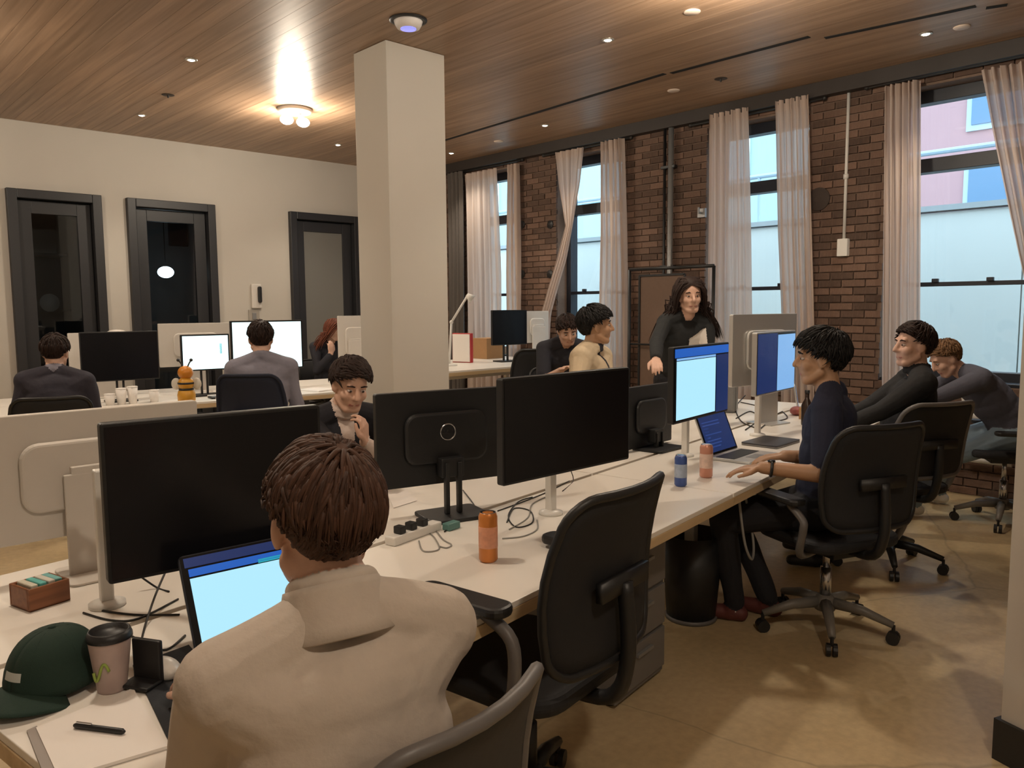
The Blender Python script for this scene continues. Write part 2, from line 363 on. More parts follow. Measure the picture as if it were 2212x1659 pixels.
m = MB()
for c in cells:
    if c not in chosen: m.box((XB-.006+random.uniform(-.004,.003),(c[0]+c[1])/2,c[2]+BH/2),(.024,c[1]-c[0],BH))
o = m.build('brickwork', brick, bw); o['kind'] = 'stuff'
struct(MB().box((XB-.06,(YN+YW)/2,H-.06),(.12,YW-YN,.118)).build('trim_1', mat('dark steel beam', (.035,.027,.023), .6, noise=.3, nscale=8)), 'dark steel beam along the top of the brick wall')
# windows
for k,(y0,y1) in enumerate(WINS):
    r = thing('window_%d' % (k+1), ['tall dark framed sash window at the right edge','tall dark framed sash window between two pale curtains','tall narrow sash window beside the tied curtain','tall sash window veiled by sheer curtains near the corner'][k], None, (XB+.22,(y0+y1)/2,0)); r['kind'] = 'structure'
    wd = y1-y0; fw = .07; m = MB()
    for s in (-1,1): m.box((0,s*(wd/2-fw/2),(WZ0+WZ1)/2),(.12,fw,WZ1-WZ0))
    m.box((0,0,WZ1-.05),(.12,wd-2*fw,.1)); m.box((0,0,WZ0+.05),(.12,wd-2*fw,.1)); m.build('window_frame', WINFRAME, r, bevel=.004)
    MB().box((-.02,0,2.62),(.13,wd-2*fw,.11)).build('transom', WINFRAME, r, bevel=.004)
    MB().box((-.02,0,1.66),(.07,wd-2*fw,.035)).build('meeting_rail', WINFRAME, r, bevel=.003)
    for s in (-.2,.2): MB().box((-.065,s,1.69),(.03,.05,.03)).build('sash_lock', WINFRAME, r, bevel=.004)
    for z0,z1 in ((WZ0+.1,1.645),(1.675,2.565),(2.675,WZ1-.1)): MB().box((0,0,(z0+z1)/2),(.006,wd-2*fw,z1-z0)).build('pane', GLASS, r)
    MB().box((-.125,0,WZ0+.012),(.17,wd-.01,.035)).build('window_sill', WINFRAME, r, bevel=.006)
# outside: pale wall, pink and pale blue buildings
ext = mat('pale rendered wall', (.76,.78,.74), .8, noise=.05, nscale=2)
yw = thing('yard_wall', 'pale panelled wall right outside the windows', 'wall', (9.6,6,0))
topz = onX(2070,450,9.6).z
for i in range(14):
    MB().box((0,-7.5+i*1.12,topz/2-.02),(.15,1.105,topz-.04)).build('panel', ext, yw)
MB().box((0,-.1,topz+.01),(.24,15.7,.06)).build('coping', mat('grey coping', (.42,.45,.46), .7), yw)
rl = thing('roof_railing', 'thin pale blue railing on top of the outside wall', 'railing', (9.6,6,topz+.04))
rm_ = mat('pale blue paint', (.45,.58,.68), .5)
MB().tube([(0,-8,.6),(0,7,.6)],.03).build('rail', rm_, rl)
for i in range(9): MB().cyl((0,-7.7+i*1.8,0),(0,-7.7+i*1.8,.6),.022,n=8).build('post', rm_, rl)
pk = thing('pink_building', 'pink building with blue windows seen through the rightmost window', 'building', (14,1.2,0))
MB().box((.5,.1,5),(1,9.6,10)).build('wall', mat('pink facade', (.50,.29,.30), .85, noise=.08, nscale=3), pk)
bwin = mat('blue window glass', (.13,.24,.38), .25)
for zz in (2.2,4.3,6.4):
    for yy in (2.75,.6,-1.8,-4.0):
        f_ = MB().box((-.01,yy,zz+.75),(.06,.95,1.7)).build('window', rm_, pk); MB().box((-.045,yy,zz+1.15),(.03,.8,.72)).build('pane', bwin, f_); MB().box((-.045,yy,zz+.35),(.03,.8,.72)).build('pane', bwin, f_)
cb_ = thing('pale_building', 'pale blue building seen through the farther windows', 'building', (15.5,14.6,0))
MB().box((.5,0,6),(1,16,12)).build('wall', mat('pale cyan facade', (.42,.56,.60), .8, noise=.06, nscale=3), cb_)
for zz in (1.5,4.2,6.9):
    for i in range(8):
        f_ = MB().box((-.01,-7+i*2.0,zz+.8),(.06,1.0,1.7)).build('window', mat('pale frame', (.75,.85,.86), .6), cb_); MB().box((-.045,-7+i*2.0,zz+.8),(.03,.8,1.5)).build('pane', mat('sky glass', (.42,.62,.70), .2), f_)
struct(MB().box((12,6,-.1),(10,40,.1)).build('ground', mat('yard paving', (.35,.36,.36), .9)), 'paved yard outside')

# ------------------------------------------------------------------ curtains
cm_ = bpy.data.materials.new('sheer linen'); cm_.use_nodes = True; nt = cm_.node_tree; nt.nodes.remove(nt.nodes['Principled BSDF'])
df = nt.nodes.new('ShaderNodeBsdfDiffuse'); df.inputs[0].default_value = (.72,.59,.51,1); tl = nt.nodes.new('ShaderNodeBsdfTranslucent'); tl.inputs[0].default_value = (.74,.65,.60,1)
tp = nt.nodes.new('ShaderNodeBsdfTransparent'); m1 = nt.nodes.new('ShaderNodeMixShader'); m1.inputs[0].default_value = .42; m2 = nt.nodes.new('ShaderNodeMixShader'); m2.inputs[0].default_value = .07
nt.links.new(df.outputs[0], m1.inputs[1]); nt.links.new(tl.outputs[0], m1.inputs[2]); nt.links.new(m1.outputs[0], m2.inputs[1]); nt.links.new(tp.outputs[0], m2.inputs[2]); nt.links.new(m2.outputs[0], nt.nodes['Material Output'].inputs[0])
dkc = mat('dark grey linen', (.10,.085,.075), .9, noise=.2, nscale=30)
XC = XB-.13
def curtain(label, stations, folds, amp=.035, material=None, xoff=0.):
    st = []
    for y, xl, xr in stations:
        a, c = onX(xl, y, XC+xoff), onX(xr, y, XC+xoff); st.append(((a.z+c.z)/2, a.y, c.y))
    st.sort(key=lambda q: -q[0])
    if xoff == 0. and len(stations) != 8: st[-1] = (.012, st[-1][1], st[-1][2])
    zs = [q[0] for q in st][::-1]; L = [q[1] for q in st][::-1]; R_ = [q[2] for q in st][::-1]
    zt, zb = st[0][0], st[-1][0]; ph = random.uniform(0,6)
    cen = (st[0][1]+st[0][2])/2
    r = thing('curtain', label, 'curtain', (XC+xoff,cen,zb), group='curtains on the brick wall')
    def fn(u, v):
        zz = zt+(zb-zt)*v; l = float(np.interp(zz,zs,L)); rg = float(np.interp(zz,zs,R_)); wd = abs(rg-l)
        a = min(amp, wd*.28)*(.75+.25*math.sin(3*v+ph))
        x = a*math.sin(2*PI*folds*u+ph+.5*math.sin(5*v+ph))+.3*a*math.sin(2*PI*folds*2.3*u+ph*2+v*2)
        return Vector((x, l+(rg-l)*u-cen+.006*math.sin(2*PI*folds*u*1.7+ph), zz-zb))
    MB().grid(fn, folds*10, 36).build('cloth', material or cm_, r, True)
    m = MB(); m.grid(lambda u,v: fn(u,v*.03)+Vector((-.004,0,.0)), folds*10, 2); m.build('heading', material or cm_, r, True)
    return r
BOT = 1010
curtain('pale curtain swept to the right at the right edge', [(138,2122,2262),(300,2150,2268),(450,2180,2280),(600,2212,2290),(800,2235,2300),(1000,2235,2300)], 7)
curtain('pale curtain left of the rightmost window', [(180,1912,1986),(500,1908,1986),(820,1905,1986),(1040,1905,1985)], 6)
curtain('pale curtain right of the second window, beside the white conduit', [(212,1677,1748),(500,1682,1756),(700,1690,1762),(960,1690,1764)], 6)
curtain('wide pale curtain left of the second window, behind the woman in black', [(240,1533,1616),(500,1530,1622),(700,1527,1626),(940,1527,1624)], 7)
curtain('pale curtain right of the third window', [(303,1298,1345),(500,1298,1350),(790,1288,1355),(880,1288,1355)], 5)
curtain('tied curtain gathered to a thin twisted sash', [(324,1200,1260),(400,1208,1251),(450,1217,1241),(488,1223,1235),(560,1204,1222),(620,1186,1204),(680,1170,1188),(800,1166,1182)], 5, .03)
curtain('sheer pale curtain over the window nearest the far corner', [(370,1004,1074),(600,1008,1082),(830,1010,1084)], 6)
curtain('narrow sheer curtain right of the window nearest the far corner', [(355,1098,1118),(600,1094,1122),(820,1094,1124)], 3)
curtain('dark grey curtain in the far corner beside the pillar', [(372,968,1000),(800,972,1004)], 4, material=dkc)
rod = mat('black curtain rod', (.015,.013,.012), .5)
for i,(y0,y1) in enumerate(WINS):
    r = thing('curtain_rod', ['black curtain rod above the rightmost window','black curtain rod above the second window from the right','black curtain rod above the third window from the right','black curtain rod above the window nearest the corner'][i], 'curtain rod', (XC+.07,(y0+y1)/2,3.235 if i else 3.25), group='curtain rods')
    wd = y1-y0+.3
    MB().tube([(0,-wd/2,.035),(0,wd/2,.035)],.014).build('rod', rod, r)
    for s in (-1,1): MB().ell((0,s*(wd/2+.01),.035),(.022,.022,.022)).build('finial', rod, r, True); MB().tube([(0,s*wd*.4,.035),(.045,s*wd*.4,.035)],.008).build('bracket', rod, r)

# pipes and fixtures on the brick
p = onX(1453,300,XB-.05)
r = thing('standpipe', 'grey vertical pipe on the brick behind the black rack', 'pipe', (XB-.075,p.y,0))
MB().cyl((0,0,0),(0,0,3.28),.028).build('pipe', GREYMET, r, True); MB().cyl((0,.075,0),(0,.075,3.28),.014).build('thin_pipe', BLACKP, r, True)
for z in (.8,1.9,2.9): MB().box((.01,.03,z),(.05,.17,.03)).build('clamp', BLACKP, r, bevel=.003)
p = onX(1822,535,XB-.03)
r = thing('conduit', 'white conduit dropping to an outlet box on the brick', 'conduit', (XB-.025,p.y,p.z))
MB().cyl((0,0,.07),(0,0,3.28-p.z),.013).build('tube', WMETAL, r, True); MB().box((-.01,0,0),(.055,.09,.15)).build('outlet_box', WMETAL, r, bevel=.006); MB().cyl((0,0,.58),(0,0,.62),.022).build('coupling', WMETAL, r, True)
for px_,py_ in ((1127,485),(1188,485),(1127,592),(1187,592)):
    p = onX(px_,py_,XB-.03); o = MB().lathe([(0,-.015),(.05,-.015),(.05,0),(.02,.012),(0,.014)],8,M=Matrix.Rotation(-PI/2,4,'Y')).build('anchor_plate', BLACKP, None, loc=p)
    tag(o, 'black iron anchor plate, %s %s of four beside the tied curtain' % ('upper' if py_ < 500 else 'lower', 'left' if px_ < 1150 else 'right'), 'anchor plate', 'iron anchor plates on the brick')
p = onX(1768,430,XB-.03); o = MB().lathe([(0,-.02),(.10,-.02),(.10,0),(.03,.02),(0,.022)],20,M=Matrix.Rotation(-PI/2,4,'Y')).build('round_anchor', mat('rusty iron',(.05,.035,.028),.8,noise=.4), None, loc=p); tag(o, 'round rusty iron disc on the brick beside the white conduit', 'anchor plate')
p = onX(1515,460,XB-.04); r = thing('wall_bracket', 'small grey bracket on the brick left of the second window', 'bracket', p); MB().box((.01,0,0),(.03,.09,.09)).build('plate', GREYMET, r, bevel=.004); MB().tube([(0,0,0),(-.05,0,0),(-.05,0,.05)],.012).build('hook', GREYMET, r)

# ------------------------------------------------------------------ ceiling lights
def point(parent, power, r=.05, z=-.1):
    l = bpy.data.lights.new('lamp_light','POINT'); l.energy = power; l.color = WARM; l.shadow_soft_size = r
    o = bpy.data.objects.new('lamp_light', l); COL.objects.link(o); o.parent = parent; o.location = (0,0,z)
def flush_light(x, y, label):
    r = thing('ceiling_light', label, 'ceiling light', (x,y,H), group='flush ceiling lights')
    MB().lathe([(0,-.04),(.15,-.04),(.16,-.02),(.16,-.001),(0,-.001)],28).build('canopy', OFFWHITEP, r, True)
    for s in (-1,1):
        MB().cyl((s*.06,0,-.05),(s*.06,0,-.075),.022).build('socket', OFFWHITEP, r); bo = MB(); bo.ell((s*.085,0,-.115),(.065,.05,.045),16,10); bo.build('bulb', emitter('warm bulb', (1,.86,.68), 22), r, True)
    point(r, LAMP_W, .09, -.22)
p = onz(637,258,H-.1)
flush_light(p.x, p.y, 'bright two-bulb flush ceiling light above the far desks')
flush_light(4.1, 2.5, 'two-bulb flush ceiling light just above the top of the view')
for x,y,l in ((.6,2.7,'two-bulb flush ceiling light above the front desks'),(3.0,.25,'two-bulb flush ceiling light above the aisle'),(.6,-.6,'two-bulb flush ceiling light behind the camera'),(.4,6.6,'two-bulb flush ceiling light near the left doors')): flush_light(x,y,l)
DL = [((413,128),'recessed spotlight left of the bright flush light, larger one','w'),((306,248),'recessed spotlight above the second door','w'),((730,312),'recessed spotlight beside the pillar top near the white wall','w'),((1313,85),'recessed spotlight nearest the top centre of the ceiling','w'),((1177,270),'recessed spotlight between the black slot and the tied curtain','w'),((975,330),'recessed spotlight just right of the pillar','w'),((2000,72),'recessed spotlight above the rightmost window','w')]
TRIM = mat('brushed trim', (.5,.47,.42), .3, metal=.8)
for (px_,py_),lab,_ in DL:
    p = onz(px_,py_,H); r = thing('spotlight', lab, 'spotlight', p, group='recessed spotlights')
    MB().lathe([(.028,-.001),(.045,-.001),(.045,-.006),(.03,-.01),(.028,-.001)],20).build('trim_ring', TRIM, r, True); MB().lathe([(0,-.012),(.02,-.011),(.027,-.004),(.027,-.001),(0,-.001)],16).build('lens', emitter('spot lens', (1,.88,.7), 40), r, True)
    l = bpy.data.lights.new('spot_light','SPOT'); l.energy = SPOT_W*2.2; l.color = WARM; l.spot_size = 1.9; l.spot_blend = .8; l.shadow_soft_size = .03
    o = bpy.data.objects.new('spot_light', l); COL.objects.link(o); o.parent = r; o.location = (0,0,-.03)
for (px_,py_),lab in (((1495,25),'flat pale ceiling disc near the top of the view'),((1455,195),'flat pale ceiling disc beside the black slot'),((2078,58),'flat pale ceiling disc right of the last spotlight'),((1077,305),'flat pale ceiling disc between two spotlights near the pillar')):
    o = MB().lathe([(0,-.008),(.05,-.008),(.055,-.003),(.055,-.0005),(0,-.0005)],20).build('ceiling_disc', mat('pale disc', (.75,.62,.52), .5), None, True, loc=onz(px_,py_,H)); tag(o, lab, 'ceiling disc', 'flat ceiling discs')
for (px_,py_),lab in (((1557,170),'dark sprinkler hole near the second window'),((363,205),'small dark sprinkler hole above the left doors')):
    r = thing('sprinkler', lab, 'sprinkler', onz(px_,py_,H)); MB().lathe([(.0,-.002),(.05,-.004),(.055,-.002),(.055,-.0005),(0,-.0005)],16).build('escutcheon', mat('dark bronze', (.03,.02,.015), .5), r, True); MB().cyl((0,0,-.002),(0,0,-.025),.008,n=8).build('head', BLACKP, r)
p = onz(882,53,H-.03)
r = thing('smoke_detector', 'round ceiling device glowing blue above the pillar', 'detector', (p.x,p.y,H))
MB().lathe([(0,-.06),(.075,-.055),(.09,-.03),(.1,-.001),(0,-.001)],28).build('housing', mat('device white', (.72,.68,.66), .5), r, True)
MB().lathe([(0,-.066),(.03,-.065),(.052,-.061),(.052,-.055),(0,-.055)],24).build('light_ring', emitter('blue glow', (.25,.25,1.0), 1.1), r, True)
MB().lathe([(.1,-.001),(.125,-.001),(.125,-.008),(.1,-.012),(.1,-.001)],28).build('dark_collar', BLACKP, r, True)

# ================================================================== DESKS
TH = math.atan(.165); E1 = Vector((math.cos(TH),math.sin(TH),0)); E2 = Vector((-math.sin(TH),math.cos(TH),0)); O0 = Vector((.305,1.286,0)); DZ = .73
def A(s, v, z=DZ): p = O0+E1*s+E2*v; return Vector((p.x,p.y,z))
def loc(p): q = Vector((p[0],p[1],0))-O0; return q.dot(E1), q.dot(E2)
def desk(label, o, rz, L, D, legs, leg_v, z=DZ):
    r = thing('desk', label, 'desk', o, rz, 'white bench desks')
    MB().box((L/2,D/2,z-.009),(L-.006,D-.006,.018)).build('tabletop', DESK, r, bevel=.002)
    m = MB(); m.box((L/2,.009,z-.034),(L,.018,.032)); m.box((L/2,D-.009,z-.034),(L,.018,.032)); m.box((.009,D/2,z-.034),(.018,D-.036,.032)); m.box((L-.009,D/2,z-.034),(.018,D-.036,.032)); m.box((L/2,D/2,z-.035),(L-.036,D-.036,.018))
    m.build('edge_band', PLY, r)
    for s_ in legs:
        for v_ in leg_v: MB().box((s_,v_,(z-.045)/2),(.05,.05,z-.045)).build('leg', WMETAL, r, bevel=.004)
    MB().box((L/2,leg_v[0],z-.07),(max(legs)-min(legs)-.05,.04,.05)).build('beam', WMETAL, r, bevel=.003)
    return r
SPL = 2.56; ENDS = 5.75; DD = .66
desk('white desk in front of the man in the taupe sweater', (A(0,0).x,A(0,0).y,0), TH, SPL-.004, DD, (.3,SPL-.03), (.38,))
desk('white desk before the man in the navy T-shirt and the window', (A(SPL,0).x,A(SPL,0).y,0), TH, ENDS-SPL, DD, (.42,ENDS-SPL-.3), (.38,))
p = A(0,DD+.02); desk('white desk opposite, under the round-logo monitor', (p.x,p.y,0), TH, SPL-.004, DD, (.3,SPL-.05), (.30,))
p = A(SPL,DD+.02); desk('white desk opposite, where the woman in black leans', (p.x,p.y,0), TH, ENDS-SPL, DD, (.45,ENDS-SPL-.3), (.30,))
# cable tray between the desk rows
# far bench
FB = math.radians(-7); FO = Vector((.75,6.78,0)); F1 = Vector((math.cos(FB),math.sin(FB),0)); F2 = Vector((-math.sin(FB),math.cos(FB),0))
def F(s, v, z=DZ): p = FO+F1*s+F2*v; return Vector((p.x,p.y,z))
def floc(p): q = Vector((p[0],p[1],0))-FO; return q.dot(F1), q.dot(F2)
desk('white desk at the back by the doors, with the bee bottle', (FO.x,FO.y,0), FB, 3.75, .68, (.2,3.5), (.34,))
p = F(0,.70); desk('white desk at the back nearest the doors', (p.x,p.y,0), FB, 3.75, .68, (.2,3.5), (.34,))
CZ = .9
desk('high white desk beyond the pillar with a cardboard box', (4.5,5.82,0), 0, 2.02, 1.3, (.12,1.9), (.15,1.15), z=CZ)

# ================================================================== OFFICE CHAIRS
def chair(label, x, y, face, seat=.47, top=.98, rim=None, mesh=None, arms=.66, bw=.48, base=None, fab=None, wid=.5, lean=.10, armoff=.29):
    """face = world angle the sitter looks at"""
    rim = rim or BLACKP; mesh = mesh or BLACKM; base = base or BLACKP; fab = fab or BLACKM
    r = thing('office_chair', label, 'office chair', (x,y,0), face-PI/2, 'office chairs')
    MB().lathe([(0,.10),(.045,.10),(.05,.12),(.04,.16),(.026,.17),(0,.17)],16).build('hub', base, r, True)
    for k in range(5):
        a = 2*PI*k/5+.3; d = Vector((math.cos(a),math.sin(a),0)); pp = Vector((-d.y,d.x,0))
        m = MB(); pts = [d*.04+Vector((0,0,.135)), d*.16+Vector((0,0,.125)), d*.29+Vector((0,0,.085))]
        m.tube(pts, [.028,.023,.016], 8); lg = m.build('base_leg', base, r, True)
        m = MB(); c = d*.29
        m.cyl(c+Vector((0,0,.085)), c+Vector((0,0,.045)), .008, n=8)
        for s in (-1,1): q = c+pp*s*.014; m.cyl(q-pp*.009+Vector((0,0,.028)), q+pp*.009+Vector((0,0,.028)), .028, n=14)
        m.build('caster', BLACKP, lg)
    m = MB(); m.cyl((0,0,.16),(0,0,.30),.025); m.cyl((0,0,.30),(0,0,seat-.09),.015); m.build('gas_lift', CHROME if base is not BLACKP else BLACKP, r, True)
    m = MB(); m.box((0,-.02,seat-.085),(.2,.26,.045)); m.tube([(.1,.0,seat-.09),(.24,.02,seat-.095)],.008); m.build('mechanism', BLACKP, r, bevel=.008)
    def sf(u, v):   # seat top
        X = (u-.5)*wid; Y = -.23+v*.47; e = max(abs(u-.5)*2, abs(v-.5)*2)
        return Vector((X*(1-.10*max(0,v-.6)), Y, seat-.005+.018*(abs(u-.5)*2)**2-.035*max(0,v-.75)*4*max(0,v-.75)-.02*max(0,e-.85)/.15))
    m = MB(); m.prism(rrect(wid,.47,.11,6,(0,.005)), seat-.06, seat-.008); m.build('seat', fab, r, bevel=.022, seg=3)
    # backrest: curved mesh panel in a rim
    z0 = seat+.06; hb = top-z0
    def wv(v): return bw*(.80+.20*math.sin(PI*min(1,.18+v*.72)))
    def bf(u, v):
        X = (u-.5)*wv(v); z = z0+hb*v; y = -.245-lean*hb*v*1.6+.05*(1-(2*u-1)**2)*-1+.045*math.sin(PI*v*.9)
        return Vector((X, y, z))
    ring = []
    N = 14
    cr_ = .14
    def rr(t, kind):
        return t
    # outline with rounded corners
    def outline(off=0.):
        pts = []
        for (cu,cv,a0) in ((1-cr_,1-cr_,0),(cr_,1-cr_,PI/2),(cr_,cr_,PI),(1-cr_,cr_,1.5*PI)):
            for k in range(6): a = a0+PI/2*k/5; pts.append((cu+cr_*math.cos(a), cv+cr_*math.sin(a)))
        out = []
        for i in range(len(pts)):
            p_, q_ = pts[i], pts[(i+1)%len(pts)]
            n_ = 5 if abs(p_[0]-q_[0])+abs(p_[1]-q_[1]) > .3 else 1
            for k in range(n_): t = k/n_; out.append((p_[0]+(q_[0]-p_[0])*t, p_[1]+(q_[1]-p_[1])*t))
        return out
    ol = outline()
    m = MB(); m.tube([bf(*q) for q in ol], .0125, 8, closed=True); br = m.build('backrest', rim, r, True)
    m = MB(); rings = [1.0,.8,.55,.28,.0]; vs = []; nn = len(ol)
    for g in rings[:-1]: vs += [bf(.5+(q[0]-.5)*g, .5+(q[1]-.5)*g) for q in ol]
    vs.append(bf(.5,.5)); fs = []
    for i in range(len(rings)-2):
        for k in range(nn): fs.append((i*nn+k, i*nn+(k+1)%nn, (i+1)*nn+(k+1)%nn, (i+1)*nn+k))
    for k in range(nn): fs.append(((len(rings)-2)*nn+k, (len(rings)-2)*nn+(k+1)%nn, len(vs)-1))
    m.add(vs, fs); m.build('mesh_panel', mesh, br, True, solid=.008)
    m = MB(); sp = smooth_path([(0,-.10,seat-.075),(0,-.27,seat-.06),(0,-.325,seat+.06),(0,bf(.5,.45).y-.03,bf(.5,.45).z)],5); m.tube(sp, .022, 8); m.box((0,bf(.5,.45).y-.025,bf(.5,.45).z),(.24,.02,.05)); m.build('back_support', BLACKP, r, True)
    if arms:
        for s in (-1,1):
            m = MB(); m.tube(smooth_path([(s*.12,-.06,seat-.085),(s*(armoff-.03),-.12,seat-.07),(s*armoff,-.17,seat+.05),(s*armoff,-.165,arms-.07),(s*armoff,-.08,arms-.018)],5), .017, 8); ar = m.build('armrest', GREYRIM, r, True)
            m = MB(); m.prism(rrect(.085,.30,.036,5,(s*armoff,-.005)), arms-.014, arms+.014); m.build('arm_pad', BLACKP, ar, bevel=.009, seg=2)
    return r
def ang(d): return math.radians(d)
BASEG = mat('grey nylon base', (.17,.155,.135), .45, noise=.1)
p = A(1.24,.08); chair('empty black mesh office chair pushed up to the front desk', p.x, p.y, TH+PI/2, seat=.52, top=1.04, arms=.758, bw=.52)

# ================================================================== MONITORS AND LAPTOPS
def from_px(bl, br_, tl_, tr_):
    a, c = dep(*bl, tl_), dep(*br_, tr_); d = c-a; d.z = 0
    return (a+c)/2, math.atan2(d.y,d.x), d.length
def monitor(label, cen, yaw, w, h, zb, front=True, stand='post', base_at=None, body=None, screen=None, content=None, logo=None, group='monitors', dz=DZ, postm=None, thick=.03):
    """cen: point under the middle of the panel. The lit side looks along local -y (front) ; back views are turned by pi."""
    rz = yaw if front else yaw+PI
    r = thing('monitor', label, 'monitor', (cen.x,cen.y,dz), rz, group); body = body or BLACKP
    z0 = zb-dz; zc = z0+h/2
    m = MB(); m.prism(rrect(w,h,.008), -thick/2, thick/2, M=Matrix.Translation((0,0,zc)) @ XZ); m.build('housing', body, r, bevel=.003)
    m = MB(); m.prism(rrect(w*.62,h*.55,.05,6), -.022, 0, M=Matrix.Translation((0,thick/2,zc)) @ XZ); m.build('rear_bulge', body, r, bevel=.012, seg=3)
    sc = MB().box((0,-thick/2-.0008,zc),(w-.016,.0016,h-.018)).build('screen', screen or DARKBLACK, r)
    if content:
        for (x0,x1,y0,y1,mm_) in content:      # flat picture areas on the display, fractions from the lower left
            q = MB(); q.box((( (x0+x1)/2-.5)*(w-.02), -thick/2-.0022, z0+.010+(y0+y1)/2*(h-.02)),((x1-x0)*(w-.02),.0012,(y1-y0)*(h-.02))); q.build('picture', mm_, sc)
    if stand == 'flat':
        MB().prism(rrect(.24,.19,.02,4,(0,.07)), 0, .014).build('stand_base', body, r, bevel=.004)
        m = MB()
        for s in (-1,1): m.box((s*.025,.075,.014+(zc-.10)/2),(.016,.025,zc-.10))
        m.box((0,.055,zc-.105),(.09,.05,.07)); m.build('stand_neck', body, r, bevel=.003)
    elif stand == 'ped':
        MB().prism(rrect(.22,.2,.02,4,(0,.05)), 0, .008).build('stand_base', body, r, bevel=.003)
        m = MB(); m.box((0,.05,(zc)/2+.004),(.18,.012,zc)); m.box((0,.03,zc),(.14,.05,.05)); m.build('stand_neck', body, r, bevel=.003)
    elif stand == 'post':
        b_ = Vector((0,.09,0)) if base_at is None else Matrix.Rotation(-rz,4,'Z') @ Vector((base_at.x-cen.x, base_at.y-cen.y, 0))
        pm = postm or WMETAL
        MB().lathe([(0,0),(.045,0),(.045,.01),(.02,.018),(0,.018)],18,c=b_).build('post_foot', pm, r, True)
        MB().box((b_.x,b_.y,(zc+.02)/2),(.032,.032,zc+.02)).build('stand_post', pm, r, bevel=.005)
        m = MB(); m.tube(smooth_path([(b_.x,b_.y,zc),((b_.x)*.5,b_.y*.6+.03,zc),(0,thick/2+.02,zc)],5), .014, 8); m.box((0,thick/2+.022,zc),(.1,.03,.1)); m.build('arm', pm, r)
    if logo == 'ring':
        m = MB(); m.tube([(math.cos(t)*.030,thick/2+.0235,zc+.022+math.sin(t)*.030) for t in [2*PI*k/28 for k in range(28)]], .0028, 6, closed=True); lg = m.build('logo', CHROME, r, True)
        text_mesh('DELL', .0205, .0006, 'lettering', CHROME, lg, Matrix.Translation((0,thick/2+.0235,zc+.022)) @ Matrix.Rotation(PI,4,'Z') @ Matrix.Rotation(PI/2,4,'X'))
    return r
LIT = emitter('lit page', (.42,.78,.95), .8); LITW = emitter('bright page', (.70,.97,1.0), 1.5); HEAD = emitter('blue header', (.01,.10,.45), .8); DKBLUE = emitter('dark blue panel', (.01,.03,.13), .6); TEALB = emitter('teal bar', (.02,.38,.42), .8)
SKYB = emitter('pale blue pane', (.22,.45,.80), .75); CODE = emitter('code lines', (.05,.10,.35), .5)
c, yw_, wd = from_px((232,1262),(695,1167),1.76,2.07); M1 = monitor('large black switched-off monitor in front of the man in the taupe sweater', c, yw_, wd, .362, c.z, base_at=onz(232,1308,DZ))
c, yw_, wd = from_px((1080,1050),(1352,990),2.57,3.02); monitor('black switched-off monitor behind the orange can', c, yw_, wd, .352, c.z, base_at=onz(1190,1110,DZ))
c, yw_, wd = from_px((1447,921),(1566,884),3.6,4.08); monitor('lit monitor showing a pale blue page, in the middle of the desks', c, yw_, wd, .355, c.z, base_at=onz(1480,985,DZ), content=[(.03,.74,.02,.83,LIT),(.0,1,.88,1,HEAD),(.76,1,0,.86,DKBLUE),(.03,.74,.84,.87,SKYB)])
c, yw_, wd = from_px((1627,860),(1710,836),4.37,4.8); monitor('monitor half dark and half pale blue, behind the lit one', c, yw_, wd, .355, c.z, content=[(.0,.50,.0,1,DKBLUE),(.52,1,.0,.97,SKYB)], body=SILVER)
a = dep(-60,1192,2.15); q = dep(436,1172,2.58); d = q-a; d.z = 0
MB1 = monitor('pale monitor seen from behind at the left edge', (a+q)/2, math.atan2(d.y,d.x), d.length, .365, .845, front=False, stand='ped', body=OFFWHITEP)
for zz in (.185,.195): MB().box((-.07,.0385,zz+.09),(.16,.002,.004)).build('vent', mat('vent dark', (.2,.18,.16), .6), MB1)
c, yw_, wd = from_px((836,1062),(1076,1022),2.86,3.08); monitor('black monitor seen from behind with a round silver logo', c, yw_, max(wd,.54), .35, c.z, front=False, stand='flat', logo='ring')
c, yw_, wd = from_px((1352,965),(1440,958),4.15,4.45); monitor('black monitor seen from behind under the hand of the woman in black', c, yw_, .46, .33, c.z, front=False, stand='flat')
c, yw_, wd = from_px((1582,838),(1709,822),5.0,5.35); monitor('large silver monitor seen from behind by the curtains', c, yw_, wd+.05, .46, c.z, front=False, stand='ped', body=SILVER)

def laptop(label, fl, yaw, w, d, open_, body, pic, group='laptops', z=DZ):
    """fl: hinge centre on the desk; the user sits on local -y"""
    r = thing('laptop', label, 'laptop', (fl.x,fl.y,z), yaw, group)
    bs = MB(); bs.prism(rrect(w,d,.012,3,(0,-d/2)),.001,.014); base = bs.build('base', body, r, bevel=.002)
    MB().box((0,-d*.36,.0148),(w*.88,d*.44,.0016)).build('keyboard', BLACKP, base); MB().box((0,-d*.80,.0146),(w*.34,d*.28,.0012)).build('trackpad', GREYMET, base)
    T = Matrix.Translation((0,0,.012)) @ Matrix.Rotation(-(open_-PI/2),4,'X')
    m = MB(); m.prism(rrect(w,d*.97,.012,3,(0,d*.97/2)),-.004,.004,M=T @ XZ); lid = m.build('lid', body, r, bevel=.0015)
    m = MB(); m.box((0,-.0047,d*.97/2),(w-.006,.0014,d*.97-.006),M=T); scr = m.build('screen', DARKBLACK, lid)
    for (x0,x1,y0,y1,mm_) in pic:
        m = MB(); m.box((((x0+x1)/2-.5)*(w-.02),-.0062,.008+(y0+y1)/2*(d*.97-.016)),((x1-x0)*(w-.02),.0012,(y1-y0)*(d*.97-.016)),M=T); m.build('picture', mm_, scr)
    return r
DKLAP = mat('dark laptop shell', (.018,.022,.035), .4, metal=.3, noise=.1)
